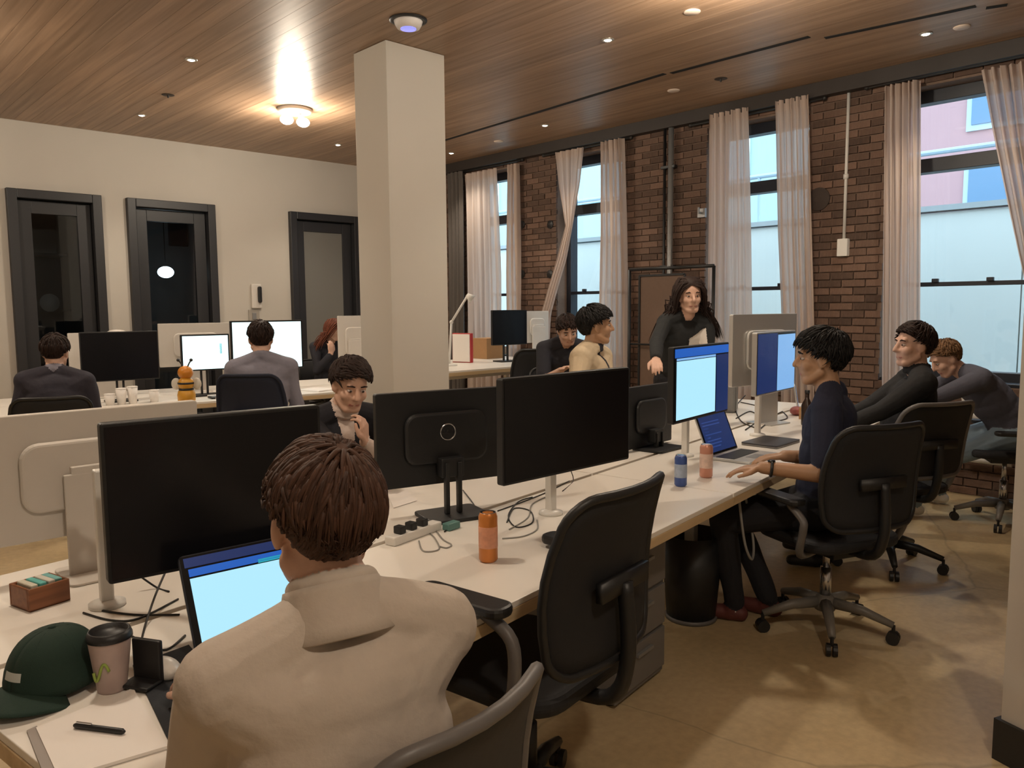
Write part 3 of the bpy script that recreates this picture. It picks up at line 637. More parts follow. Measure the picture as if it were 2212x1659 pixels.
a, c = onz(424,1424,DZ+.014), onz(640,1362,DZ+.014); d = c-a
ce = a+d.normalized()*.175; laptop('open laptop with a bright page in front of the man in the taupe sweater', ce, math.atan2(d.y,d.x), .35, .235, ang(116), DKLAP, [(.02,.98,.03,.78,LIT),(.02,.98,.80,.88,HEAD),(.5,.98,.79,.83,TEALB),(0,1,.9,1,DKBLUE)])
a, c = onz(1518,985,DZ+.01), onz(1604,972,DZ+.01); d = (c-a); laptop('open laptop with dark screen used by the man in the navy T-shirt', (a+c)/2, TH-.06, .33, .225, ang(112), SILVER, [(.02,.98,.03,.97,DKBLUE)]+[(.08,.2+.5*random.random(),.15+.08*k,.18+.08*k,CODE) for k in range(9)])
laptop('small laptop with pale blue screen near the window', A(5.3,.62), TH+.35, .28, .20, ang(100), SILVER, [(.02,.98,.03,.97,SKYB)], z=DZ)
a = onz(1665,958,DZ); r = thing('closed_laptop', 'closed grey laptop beside the lit monitor', 'laptop', a, TH-.1)
MB().prism(rrect(.30,.21,.012,3),.001,.010).build('base', GREYMET, r, bevel=.002); MB().prism(rrect(.30,.21,.012,3),.0105,.017).build('lid', mat('dark grey shell', (.06,.06,.07), .4), r, bevel=.002)

# ------------------------------------------------------------------ monitors of the far desks
def far_mon(label, xl, xr, yt, yb, v, **k):
    def hit(x, y):
        d = ray(x,y); t = ((FO+F2*v)-Vector((0,0,0))).dot(F2)/Vector((d.x,d.y,0)).dot(F2); return d*t+Vector((0,0,CAMH))
    a, b_ = hit(xl,yb), hit(xr,yb); tp_ = hit((xl+xr)/2,yt); bt = hit((xl+xr)/2,yb); d = b_-a; d.z = 0
    return monitor(label, (a+b_)/2, math.atan2(d.y,d.x), d.length, tp_.z-bt.z, max(DZ+.06,bt.z), **k)
far_mon('black switched-off monitor on the back desk, left of the bee bottle', 176,345,716,822,.42, stand='flat')
far_mon('bright monitor left of the man in the grey shirt', 392,497,722,800,.42, stand='flat', content=[(.01,.99,.01,.99,LITW),(.80,.85,.45,.75,TEALB)])
far_mon('bright white monitor behind the man in the grey shirt', 500,655,692,798,.45, stand='flat', content=[(.01,.99,.01,.99,LITW)])
far_mon('white monitor seen from behind, behind the black one on the back desk', 150,300,718,800,.95, front=False, stand='ped', body=OFFWHITEP)
far_mon('white monitor seen from behind, behind the bright monitors', 345,500,698,790,.95, front=False, stand='ped', body=OFFWHITEP)
far_mon('white monitor seen from behind beside the pillar', 732,800,682,790,.95, front=False, stand='ped', body=OFFWHITEP)
c, yw_, wd = from_px((1062,748),(1137,742),8.5,8.75); monitor('black switched-off monitor on the high desk beyond the pillar', c, yw_, wd, .38, max(c.z,CZ+.06), stand='flat', dz=CZ)
c, yw_, wd = from_px((1138,742),(1178,738),8.95,9.1); monitor('white monitor seen from behind on the high desk beyond the pillar', c, yw_, .34, .36, max(c.z,CZ+.06), front=False, stand='ped', body=WMETAL, dz=CZ)

# ================================================================== THINGS ON THE DESKS
def can(label, base, r_, h_, col, band, rz=0.):
    t = thing('can', label, 'can', base, rz, 'drink cans')
    MB().lathe([(r_*.72,0),(r_*.8,.002),(r_,.008),(r_,h_-.012),(r_*.86,h_-.002),(r_*.82,h_)],24).build('body', mat(label+' paint', col, .32, metal=.3, noise=.1), t, True)
    MB().lathe([(0,h_-.004),(r_*.78,h_-.004),(r_*.82,h_),(r_*.84,h_+.0008),(r_*.7,h_+.0006),(0,h_-.003)],24).build('lid', CHROME, t, True)
    MB().lathe([(r_+.0004,h_*.30),(r_+.0006,h_*.31),(r_+.0006,h_*.72),(r_+.0004,h_*.73)],24).build('print', mat(label+' print', band, .35, noise=.6, nscale=60), t, True)
    MB().prism(rrect(.012,.02,.005,3,(0,.004)),h_-.0025,h_-.001).build('tab', CHROME, t)
can('orange drink can on the front desk', onz(1055,1212,DZ), .029, .152, (.62,.22,.05), (.66,.30,.18))
can('slim blue drink can on the desk', onz(1470,1050,DZ), .0265, .134, (.06,.11,.34), (.35,.42,.55))
can('coral pink drink can beside the blue one', onz(1525,1031,DZ), .029, .15, (.60,.28,.20), (.68,.50,.42))

# cap
p = onz(120,1478,DZ+.006)
cap = thing('cap', 'dark green baseball cap lying on the front desk', 'cap', p, ang(205))
CAPM = mat('dark green cotton', (.010,.032,.022), .85, noise=.25, nscale=80, bump=.2, bscale=500)
def capf(u, v):
    a = 2*PI*u; ph = v*PI/2; R_ = math.cos(ph)**.75 if v < .999 else 0; return Vector((R_*.095*math.cos(a), R_*.08*math.sin(a), .008+.112*math.sin(ph)**.9))
MB().grid(capf, 36, 12).build('crown', CAPM, cap, True, solid=.002)
def brf(u, v):
    a = (u-.5)*2.4; rr_ = .088+v*.075*math.cos((u-.5)*2.2); return Vector((rr_*math.cos(a)*1.0, rr_*math.sin(a)*.86, .012-.014*v+.016*math.cos(a*1.1)*1-.012*(abs(u-.5)*2)**2))
MB().grid(brf, 20, 6).build('brim', CAPM, cap, True, solid=.003)
MB().ell((0,0,.121),(.007,.007,.004)).build('button', CAPM, cap, True)
m = MB(); m.grid(lambda u,v: capf((.955+.09*u)%1, .20+.10*v)*1.012, 8, 2); m.build('patch', mat('pale lettering', (.55,.58,.56), .7), cap, True)
for k in range(6): m = MB(); m.tube([capf(k/6+.08, t/8*.98)*1.004 for t in range(9)], .0012, 5); m.build('seam', CAPM, cap, True)

# coffee cup
p = onz(243,1488,DZ)
cu = thing('coffee_cup', 'paper coffee cup with black lid beside the green cap', 'cup', p, ang(220))
MB().lathe([(0,.001),(.027,.0),(.028,.004),(.041,.112),(.042,.115),(.040,.115),(.0,.113)],28).build('cup_body', mat('printed paper cup', (.46,.36,.33), .6, noise=.4, nscale=18), cu, True)
MB().lathe([(0,.118),(.034,.118),(.036,.126),(.039,.126),(.043,.116),(.0435,.109),(.041,.108)],28).build('lid', BLACKP, cu, True)
m = MB(); m.tube([( (.0345+.0005)*math.cos(t)*1.02,(.0345)*math.sin(t)*1.02,.05+.018*math.sin(t*6)) for t in [(-.5+1.0*k/24) for k in range(25)]], .003, 6); m.build('green_print', mat('green print', (.30,.40,.08), .6), cu, True)
# paper pad, sheet, pen
def sheet(name, label, cat, px, z, th, m_, mats=None):
    pts = [onz(*q, z) for q in px]; c_ = sum(pts, Vector())/len(pts); o = MB(); o.prism([(q.x-c_.x,q.y-c_.y) for q in pts], 0, th); o = o.build(name, m_, None, loc=(c_.x,c_.y,z), bevel=.0015 if th > .006 else 0); return tag(o, label, cat)
sheet('paper_pad', 'white paper pad with a pen on it at the lower left', 'paper', [(78,1578),(288,1492),(362,1618),(128,1688)], DZ+.001, .006, PAPER)
sheet('notebook', 'grey notebook under the white paper pad', 'notebook', [(58,1582),(80,1572),(135,1700),(108,1712)], DZ+.0005, .004, mat('grey cover', (.32,.29,.27), .7))
a, q = onz(160,1566,DZ+.013), onz(270,1580,DZ+.013); d = (q-a)
pn = thing('pen', 'black pen lying on the white paper pad', 'pen', ((a.x+q.x)/2,(a.y+q.y)/2,DZ+.0125), math.atan2(d.y,d.x)); L_ = d.length/2
MB().tube([(-L_,0,0),(-L_*.9,0,0),(L_*.9,0,0),(L_,0,0)],[.003,.0052,.0052,.002],10).build('barrel', BLACKP, pn, True); MB().box((-L_*.6,0,.0065),(L_*.6,.003,.002)).build('clip', CHROME, pn)
# mouse mat, mouse, sleeve
sheet('mouse_mat', 'black mouse mat beside the laptop on the front desk', 'mouse mat', [(287,1440),(408,1396),(432,1425),(455,1500),(380,1612),(362,1598)], DZ+.0005, .004, mat('black rubber mat', (.010,.012,.016), .8, noise=.2, bump=.1))
p = onz(354,1452,DZ+.005); ms = thing('mouse', 'white computer mouse on the black mat', 'mouse', (p.x,p.y,DZ+.0047), ang(95))
MB().ell((0,0,.008),(.05,.031,.022),20,12).build('shell', WMETAL, ms, True); MB().box((.025,0,.028),(.016,.004,.006)).build('wheel', GREYMET, ms, bevel=.002)
p = onz(322,1470,DZ+.005); p.z = DZ+.0048; ph = thing('tablet_case', 'black tablet case standing beside the coffee cup', 'tablet case', p, ang(120))
MB().box((0,0,.045),(.07,.012,.09)).build('plate', BLACKP, ph, bevel=.004); MB().box((0,.02,.004),(.07,.05,.008)).build('foot', BLACKP, ph, bevel=.003)
# wooden box with packets
p = onz(88,1302,DZ); wb = thing('wooden_box', 'small open wooden box with coloured packets by the pale monitor', 'box', p, TH+.1)
WOODB = streak_mat('brown box wood', (.16,.055,.02), (.27,.10,.04), .45, 60, 0)
m = MB(); m.box((0,0,.004),(.105,.10,.008)); m.box((0,-.046,.03),(.105,.008,.06)); m.box((0,.046,.03),(.105,.008,.06)); m.box((-.0485,0,.03),(.008,.084,.06)); m.box((.0485,0,.03),(.008,.084,.06)); m.build('tray', WOODB, wb, bevel=.003)
for k,(cc,x_) in enumerate((((.62,.60,.50),-.03),((.12,.45,.42),-.008),((.66,.63,.56),.014),((.2,.50,.50),.032))): MB().box((x_,.0,.037),(.018,.072,.055)).build('packet', mat('packet %d' % k, cc, .5, noise=.2), wb, bevel=.003)
# cables: each one its own thing
def cable(label, pts, r_=.0028, m_=None, z=DZ, name='cable'):
    P = [Vector((*onz(q[0],q[1],z+(q[2] if len(q) > 2 else 0)).xy, z+(q[2] if len(q) > 2 else 0)+r_)) for q in pts]
    b_ = P[0].copy(); b_.z = z; P = [q-b_ for q in P]
    o = MB().tube(smooth_path(P,6), r_, 6).build(name, m_ or CABLE, None, True, loc=b_); tag(o, label, 'cable', 'cables on the desks'); return o
cable('black cable running from the big monitor to the black mat', [(360,1232,.08),(335,1290,.04),(312,1360,0),(300,1420,0)])
cable('black cable curving behind the laptop to the left', [(385,1296),(300,1338),(240,1342),(180,1326)])
cable('second black cable along the desk gap behind the laptop', [(388,1330),(290,1330),(200,1318)])
cable('thin black cable crossing below the big monitor', [(300,1245,.04),(340,1272,.0),(365,1280)])
cable('black cable looping from the cup to the laptop', [(280,1374),(320,1395),(360,1406),(400,1375)])
ps = thing('power_strip', 'white power strip with black plugs between the desks', 'power strip', onz(895,1160,DZ), TH+.05)
MB().box((0,0,.015),(.24,.045,.03)).build('strip', WMETAL, ps, bevel=.005)
for k in range(3): MB().box((-.07+.055*k,0,.043),(.028,.034,.026)).build('plug', BLACKP, ps, bevel=.004)
o = MB().box((0,0,.013),(.06,.035,.026)).build('charger', mat('teal plastic', (.10,.22,.20), .5), None, loc=onz(975,1143,DZ), rz=TH, bevel=.005); tag(o, 'small teal charger block beside the power strip', 'charger')
cable('grey cable looping in front of the power strip', [(905,1170),(915,1192),(948,1188),(940,1165),(925,1150)], .0025, GCABLE)
cable('grey cable looping right of the power strip', [(935,1135),(955,1165),(975,1178),(965,1185),(950,1182)], .0025, GCABLE)
cable('dark cable from the power strip to the round-logo monitor', [(960,1150),(1000,1120),(1030,1105),(1000,1060)], .0025)
cable('coiled dark cable behind the orange can', [(1095,1130),(1110,1100),(1145,1105),(1150,1130),(1115,1140),(1098,1115),(1120,1085),(1150,1075)], .0025)
cable('second coiled cable behind the orange can', [(1100,1145),(1140,1120),(1150,1090),(1190,1070)], .0025, GCABLE)
cable('black cable along the desk gap right of the can', [(1075,1105),(1130,1085),(1180,1065),(1230,1040)], .0025)
cable('thin cable hanging below the black monitor behind the can', [(1232,1015,.05),(1238,1040,.0),(1215,1062)], .0022)
cable('grey cable lying right of the orange can', [(1085,1165),(1130,1160),(1160,1145),(1160,1125)], .0025, GCABLE)
sheet('paper_sheet', 'loose white sheet beside the round-logo monitor', 'paper', [(838,1068),(880,1060),(900,1082),(850,1098)], DZ+.001, .0015, PAPER)
# clutter on the right-hand desks
k_ = 0
for pts in ([(1590,905),(1620,890),(1640,905),(1610,930)],[(1600,870),(1640,880),(1660,900),(1690,890)],[(1640,930),(1660,915),(1700,905),(1690,890)],[(1610,855),(1590,880),(1600,910),(1630,925)]):
    cable(['black cable heap left end behind the dark laptop','black cable behind the half dark monitor','black cable curling toward the closed laptop','black cable beside the silver monitor'][k_], pts, .004); k_ += 1
def box_thing(name, label, cat, p, d_, m_, rz=0., flap=True):
    r = thing(name, label, cat, p, rz); MB().box((0,0,d_[2]/2),d_).build('carton', m_, r, bevel=.003)
    MB().box((0,0,d_[2]+.0006),(d_[0]*.99,d_[1]*.16,.001)).build('tape', mat('parcel tape', (.5,.36,.2), .35), r)
    return r
box_thing('cardboard_box', 'low brown cardboard box beyond the half dark monitor', 'box', A(5.0,.36), (.3,.22,.08), CARD, TH)
r = thing('bottle', 'dark brown bottle beside the cardboard box on the right desk', 'bottle', onz(1742,918,DZ)); MB().lathe([(0,0),(.032,0),(.034,.01),(.034,.13),(.014,.17),(.013,.21),(0,.21)],18).build('glass', mat('dark bottle', (.03,.018,.014), .2), r, True); MB().lathe([(0,.205),(.0155,.205),(.0155,.225),(0,.226)],14).build('cap', BLACKP, r, True)
r = thing('mug', 'white mug behind the half dark monitor', 'mug', A(4.1,.75)); MB().lathe([(0,0),(.036,0),(.04,.006),(.042,.095),(.038,.095),(.036,.01),(0,.01)],20).build('mug_body', WMETAL, r, True); MB().tube(smooth_path([(.04,0,.02),(.065,0,.03),(.065,0,.07),(.041,0,.08)],5),.006,8).build('handle', WMETAL, r, True)
for k,(s_,v_,cc) in enumerate(((4.9,.18,'white sheet of paper nearest the man in the black sweater'),(5.25,.25,'white sheet of paper by the hunched man'),(4.55,.15,'white sheet of paper beside the dark bottle'))):
    o = MB().box((0,0,.001),(.21,.29,.002)).build('paper_sheet', PAPER, None, loc=A(s_,v_,DZ+.0005), rz=TH+.3*k); tag(o, cc, 'paper', 'loose sheets on the right desk')
p = A(5.05,.55); o = thing('snack_bag', 'crumpled red and white bag near the small laptop', 'bag', p, .4)
MB().ell((0,0,.03),(.06,.045,.032),14,8).build('bag', mat('red foil', (.5,.16,.15), .4, noise=.8, nscale=20, bump=.8, bscale=30), o, True); MB().box((.07,0,.03),(.02,.07,.006)).build('seal', WMETAL, o)
r = thing('speaker', 'dark grey slanted box standing behind the navy T-shirt man', 'speaker', A(4.95,1.0), TH+.3)
MB().box((0,0,.17),(.16,.10,.34)).build('cabinet', mat('grey cloth speaker', (.22,.22,.22), .8, noise=.2, nscale=80), r, bevel=.02); MB().box((0,-.052,.17),(.13,.006,.30)).build('grille', GREYMET, r, bevel=.01)

# ------------------------------------------------------------------ things on the back desks
p = onz(410,870,DZ); s_, v_ = floc(p); p = F(s_, max(v_,.09))
be = thing('bee_bottle', 'yellow bee-shaped plastic bottle with black stripes and antennae', 'bottle', p, ang(-40))
YEL = mat('honey yellow plastic', (.62,.30,.03), .4, noise=.15, nscale=30)
MB().lathe([(0,0),(.062,0),(.070,.012),(.072,.06),(.064,.09),(.052,.105),(.052,.118),(.062,.135),(.064,.165),(.05,.19),(.038,.2),(0,.202)],24).build('body', YEL, be, True)
for z0,z1,r_ in ((.098,.112,.0595),(.150,.164,.0665)): MB().lathe([(r_-.008,z0-.003),(r_,z0),(r_,z1),(r_-.008,z1+.003)],24).build('stripe', BLACKP, be, True)
MB().ell((0,0,.245),(.062,.060,.058),20,12).build('head', mat('orange plastic', (.60,.22,.02), .4), be, True)
for s in (-1,1):
    m = MB(); m.tube(smooth_path([(s*.02,0,.295),(s*.035,0,.325),(s*.05,-.005,.345)],4),.006,6); m.ell((s*.053,-.006,.35),(.014,.014,.014)); m.build('antenna', BLACKP, be, True)
    m = MB(); m.ell((s*.085,.01,.15),(.04,.012,.05),12,8); m.build('wing', mat('milky plastic', (.65,.60,.52), .4), be, True)
for k,(q,l) in enumerate((((232,872),'small white cup at the left end of the back desk'),((252,868),'white paper cup left of the bee bottle'),((275,866),'white carton beside the paper cup on the back desk'),((318,862),'white roll behind the white carton'))):
    s_, v_ = floc(onz(*q,DZ)); r = thing('cup', l, 'cup', F(s_, min(.24,max(.06,v_))), 0, 'white cups on the back desk'); hh = (.09,.13,.14,.1)[k]
    MB().lathe([(0,0),(.03,0),(.042,hh),(.038,hh),(.028,.006),(0,.006)],18).build('cup_body', PAPER, r, True); MB().lathe([(.040,hh-.004),(.0445,hh),(.040,hh+.004)],18).build('rim', PAPER, r, True)
for k,(q,l) in enumerate((((450,846),'open white paper right of the bee bottle'),((690,815),'stack of pale papers right of the navy chair'),((660,838),'flat pale sheet on the back desk near the navy chair'))):
    s_, v_ = floc(onz(*q,DZ)); o = MB().box((0,0,.006),(.24,.30,.012)).build('paper_stack', PAPER, None, loc=F(s_, min(.26,max(.2,v_)), DZ+.0005), rz=FB+.2*k, bevel=.001); tag(o, l, 'paper', 'papers on the back desk')
r = thing('keyboard', 'dark keyboard below the bright monitors on the back desk', 'keyboard', F(2.15,.2), FB); MB().box((0,0,.008),(.42,.13,.014)).build('case', BLACKP, r, bevel=.003); MB().box((0,0,.0165),(.40,.11,.004)).build('keys', GREYMET, r, bevel=.001)
r = thing('folding_lamp', 'pale folded desk lamp above the black monitor on the back desk', 'lamp', F(1.32,1.22)); MB().lathe([(0,0),(.07,0),(.07,.015),(0,.018)],18).build('base', OFFWHITEP, r, True); MB().tube([(0,0,.01),(0,.02,.5),(.05,.0,.56)],.012,8).build('stem', OFFWHITEP, r, True); MB().ell((.09,0,.56),(.09,.05,.03),14,8).build('shade', OFFWHITEP, r, True)
# things on the high desk
p = onz(1030,772,CZ); p.y = min(p.y,7.0); p.x = min(p.x,6.3); box_thing('cardboard_box', 'brown cardboard box on the high desk beyond the pillar', 'box', p, (.30,.24,.24), CARD, .1)
q_ = onz(1000,783,CZ)
r = thing('red_binder', 'red and white binder standing beside the cardboard box', 'binder', (q_.x,q_.y,CZ), .3); MB().box((0,0,.16),(.05,.24,.32)).build('cover', mat('red cover', (.45,.03,.03), .5), r, bevel=.004); MB().box((-.03,0,.16),(.012,.22,.30)).build('spine_label', PAPER, r, bevel=.002)
q_ = onz(985,790,CZ)+Vector((-.05,.05,0))
r = thing('desk_lamp', 'white jointed desk lamp on the high desk beside the pillar', 'lamp', (q_.x,q_.y,CZ), -.7)
MB().lathe([(0,0),(.085,0),(.085,.014),(.02,.022),(0,.022)],20).build('base', WMETAL, r, True); MB().tube([(0,0,.02),(.03,0,.44)],.012,8).build('lower_arm', WMETAL, r, True); MB().ell((.03,0,.45),(.02,.02,.02)).build('joint', WMETAL, r, True); MB().tube([(.03,0,.45),(.20,0,.72)],.012,8).build('upper_arm', WMETAL, r, True); m = MB(); m.tube([(.19,0,.73),(.25,0,.68)],[.02,.05],14); m.build('shade', WMETAL, r, True)
q_ = onz(1092,765,CZ); r = thing('mug', 'pale mug in front of the black monitor on the high desk', 'mug', (q_.x,q_.y,CZ)); MB().lathe([(0,0),(.04,0),(.044,.1),(.039,.1),(.036,.01),(0,.01)],18).build('mug_body', WMETAL, r, True); MB().tube(smooth_path([(.042,0,.02),(.068,0,.035),(.068,0,.07),(.043,0,.085)],5),.006,8).build('handle', WMETAL, r, True)

# ------------------------------------------------------------------ things under and around the desks
r = thing('drawer_pedestal', 'grey drawer pedestal under the front desk behind the empty chair', 'pedestal', A(2.12,.42,0), TH)
MB().box((0,0,.30),(.38,.46,.56)).build('body', mat('grey steel', (.16,.15,.145), .5, noise=.05), r, bevel=.004)
for k in range(3):
    d_ = MB().box((0,-.236,.13+.18*k),(.36,.014,.165)).build('drawer', mat('grey steel', (.16,.15,.145)), r, bevel=.003); MB().box((0,-.25,.17+.18*k),(.12,.014,.012)).build('handle', GREYMET, d_)
for a_ in (-1,1):
    for b_ in (-1,1): MB().cyl((a_*.15,b_*.18,0),(a_*.15,b_*.18,.022),.02,n=10).build('foot', BLACKP, r)
p = onz(1500,1335,0); r = thing('waste_bin', 'black round waste bin with pale rim line under the right desk', 'waste bin', (p.x,p.y+.02,0))
MB().lathe([(0,.005),(.115,.005),(.15,.42),(.144,.42),(.11,.012),(0,.012)],28).build('bin', BLACKP, r, True); MB().lathe([(.110,0),(.122,0),(.124,.018),(.114,.02)],28).build('rim', GREYRIM, r, True)
m = MB(); pts = [A(2.86,.10,.66),A(2.84,.06,.45),A(2.88,.04,.36),A(2.95,.06,.42),A(2.96,.10,.6),A(2.96,.12,.66)]; b_ = pts[0].copy(); o = m.tube(smooth_path([q-b_ for q in pts],8),.006,8).build('hanging_cable', GCABLE, None, True, loc=b_); tag(o, 'grey cable loop hanging under the desk before the navy T-shirt man', 'cable', 'cables on the desks')

# black garment rack in front of the brick
XR = 6.30; a, q = onX(1360,583,XR), onX(1542,580,XR)
r = thing('garment_rack', 'black metal rack frame behind the woman in black', 'rack', (XR,(a.y+q.y)/2,0)); hw = (a.y-q.y)/2; zt = a.z
for s in (-1,1):
    MB().cyl((0,s*hw,.06),(0,s*hw,zt),.016).build('upright', BLACKP, r, True); MB().cyl((-.22,s*hw,.06),(.22,s*hw,.06),.014).build('foot_bar', BLACKP, r, True)
    for t in (-1,1): MB().ell((t*.22,s*hw,.03),(.022,.022,.03)).build('wheel', BLACKP, r, True)
MB().cyl((0,-hw,zt),(0,hw,zt),.016).build('top_bar', BLACKP, r, True); MB().cyl((0,-hw,.55),(0,hw,.55),.012).build('lower_bar', BLACKP, r, True); MB().cyl((0,-hw,1.12),(0,hw,1.12),.010).build('middle_bar', BLACKP, r, True)
MB().box((.05,.12,1.25),(.02,hw*1.1,1.1)).build('hanging_board', mat('brown board', (.16,.10,.07), .7, noise=.2), r, bevel=.004); m = MB(); m.box((.035,.12,1.80),(.012,hw*1.1,.02)); m.box((.035,.12-hw*.55,1.25),(.012,.02,1.1)); m.box((.035,.12+hw*.55,1.25),(.012,.02,1.1)); m.build('board_edge', BLACKP, r)
# low heating pipes at the right
r = thing('heating_pipe', 'pale curved heating pipe low on the brick at the right edge', 'pipe', (XB-.10,1.9,0))
m = MB(); m.tube(smooth_path([(0,-.2,.62),(0,-.05,.62),(0,.10,.66),(0,.14,.80),(0,.14,.84)],6),.03,10); m.build('upper_pipe', WMETAL, r, True); MB().tube([(0,-.2,.30),(0,.5,.30)],.025,10).build('lower_pipe', WMETAL, r, True)
for y_ in (-.15,.3): MB().cyl((0,y_,0),(0,y_,.30),.012,n=8).build('support', WMETAL, r)

# ================================================================== PEOPLE
def skin(n, c): return mat('skin '+n, c, .5, noise=.12, nscale=25, bump=.05, bscale=300)
def cloth(n, c, rough=.85): return mat('cloth '+n, c, rough, noise=.22, nscale=12, bump=.35, bscale=28)
LIPS = mat('lips', (.42,.16,.13), .45); SHOEW = mat('white leather', (.70,.67,.62), .5, noise=.08); SOLE = mat('shoe sole', (.5,.47,.42), .7)
EYEW = mat('eye white', (.50,.43,.39), .35); IRIS = mat('iris', (.03,.018,.012), .2)
def ik(S_, T_, l1, l2, pole):
    d = T_-S_; D = d.length
    if D > (l1+l2)*.995: T_ = S_+d*((l1+l2)*.995/D); d = T_-S_; D = d.length
    n = d/D; a = (l1*l1-l2*l2+D*D)/(2*D); hgt = math.sqrt(max(0,l1*l1-a*a))
    pl_ = pole-n*pole.dot(n); pl_ = pl_.normalized() if pl_.length > 1e-5 else Vector((0,0,-1))
    return S_+n*a+pl_*hgt, T_
class Body:
    def __init__(s): s.pr = []        # primitives: (type, data, material key)
    def cap(s, p0, r0, p1, r1, m): s.pr.append(('c', Vector(p0), r0, Vector(p1), r1, m))
    def ell(s, c, r, R_, m): s.pr.append(('e', Vector(c), r, R_, m))
    def limb(s, pts, rs, m):
        for i in range(len(pts)-1): s.cap(pts[i], rs[i], pts[i+1], rs[i+1], m)
    def mesh(s):
        mb = MB()
        for q in s.pr:
            if q[0] == 'c':
                _, p0, r0, p1, r1, m = q; ax = (p1-p0)
                if ax.length < 1e-6: ax = Vector((0,0,1e-4)); 
                t = ax.normalized(); pts = []; rs = []
                for k in range(5): a = PI/2*k/4; pts.append(p0-t*r0*math.cos(a)); rs.append(max(1e-4,r0*math.sin(a)))
                for k in range(5): a = PI/2*k/4; pts.append(p1+t*r1*math.sin(a)); rs.append(max(1e-4,r1*math.cos(a)))
                mb.tube(pts, rs, 14)
            else:
                _, c, r, R_, m = q; mb.ell((0,0,0), r, 18, 12, M=Matrix.Translation(c) @ (R_.to_4x4() if R_ is not None else Matrix.Identity(4)))
        return mb
    def dist(s, P):
        out = []
        for q in s.pr:
            if q[0] == 'c':
                a = np.array(q[1]); b_ = np.array(q[3]); ab = b_-a; L2 = max(1e-9, ab @ ab)
                t = np.clip(((P-a) @ ab)/L2, 0, 1); d = np.linalg.norm(P-(a+t[:,None]*ab), axis=1)-(q[2]+(q[4]-q[2])*t)
            else:
                R_ = np.array(q[3]) if q[3] is not None else np.eye(3); r = np.array(q[2]); L = (P-np.array(q[1])) @ R_
                k0 = np.linalg.norm(L/r, axis=1); k1 = np.linalg.norm(L/(r*r), axis=1)+1e-9; d = k0*(k0-1)/k1
            out.append(d)
        return np.array(out)
def hand(B, wrist, dirv, palm, side, m, curl=.35, spread=1., thumb=.7):
    """dirv: towards the fingers; palm: direction the palm looks; side +1 right hand"""
    d = dirv.normalized(); n = (palm-d*palm.dot(d)).normalized(); lat = d.cross(n)*side      # towards the thumb side
    offs = (.030,.010,-.010,-.029); lens = (.068,.077,.071,.055)
    for k, o in enumerate(offs):
        kn = wrist+d*(.086-.006*abs(k-1))+lat*o*spread; B.cap(wrist+d*.012+lat*o*.55, .015, kn, .0115, m)
        p = kn; a = curl*.6; L = lens[k]
        for j, fr in enumerate((.45,.31,.24)):
            q = p+(d*math.cos(a)+n*math.sin(a))*L*fr+lat*o*.12*fr*spread; B.cap(p, .0092-.0008*j, q, .0086-.0008*j, m); p = q; a += curl
    t0 = wrist+d*.028+lat*.024; t1 = t0+(d*.6+lat*.75+n*.25).normalized()*.036; t2 = t1+(d*.85+lat*.35*(1-thumb)+n*.35*thumb).normalized()*.03; t3 = t2+(d*.95+n*.3*thumb).normalized()*.024
    B.limb([t0,t1,t2,t3], [.015,.0115,.0098,.0082], m)
def remesh(mb, voxel, it=5):
    me = mb.mesh('tmp', BLACKP); o = bpy.data.objects.new('tmp', me); COL.objects.link(o)
    md = o.modifiers.new('r','REMESH'); md.mode = 'VOXEL'; md.voxel_size = voxel; md.use_smooth_shade = True
    sm = o.modifiers.new('s','SMOOTH'); sm.factor = .5; sm.iterations = it
    dg = bpy.context.evaluated_depsgraph_get(); dg.update(); out = bpy.data.meshes.new_from_object(o.evaluated_get(dg)); bpy.data.objects.remove(o); bpy.data.meshes.remove(me)
    return out
def tube_lock(mb, pts, r0, n=5):
    N = len(pts); mb.tube(pts, [r0*(.75 if i == 0 else 1)*(1-(i/(N-1))**2.2)+.0004 for i in range(N)], n)
HC = Vector((0,-.012,.032)); HR = Vector((.0755,.097,.091))
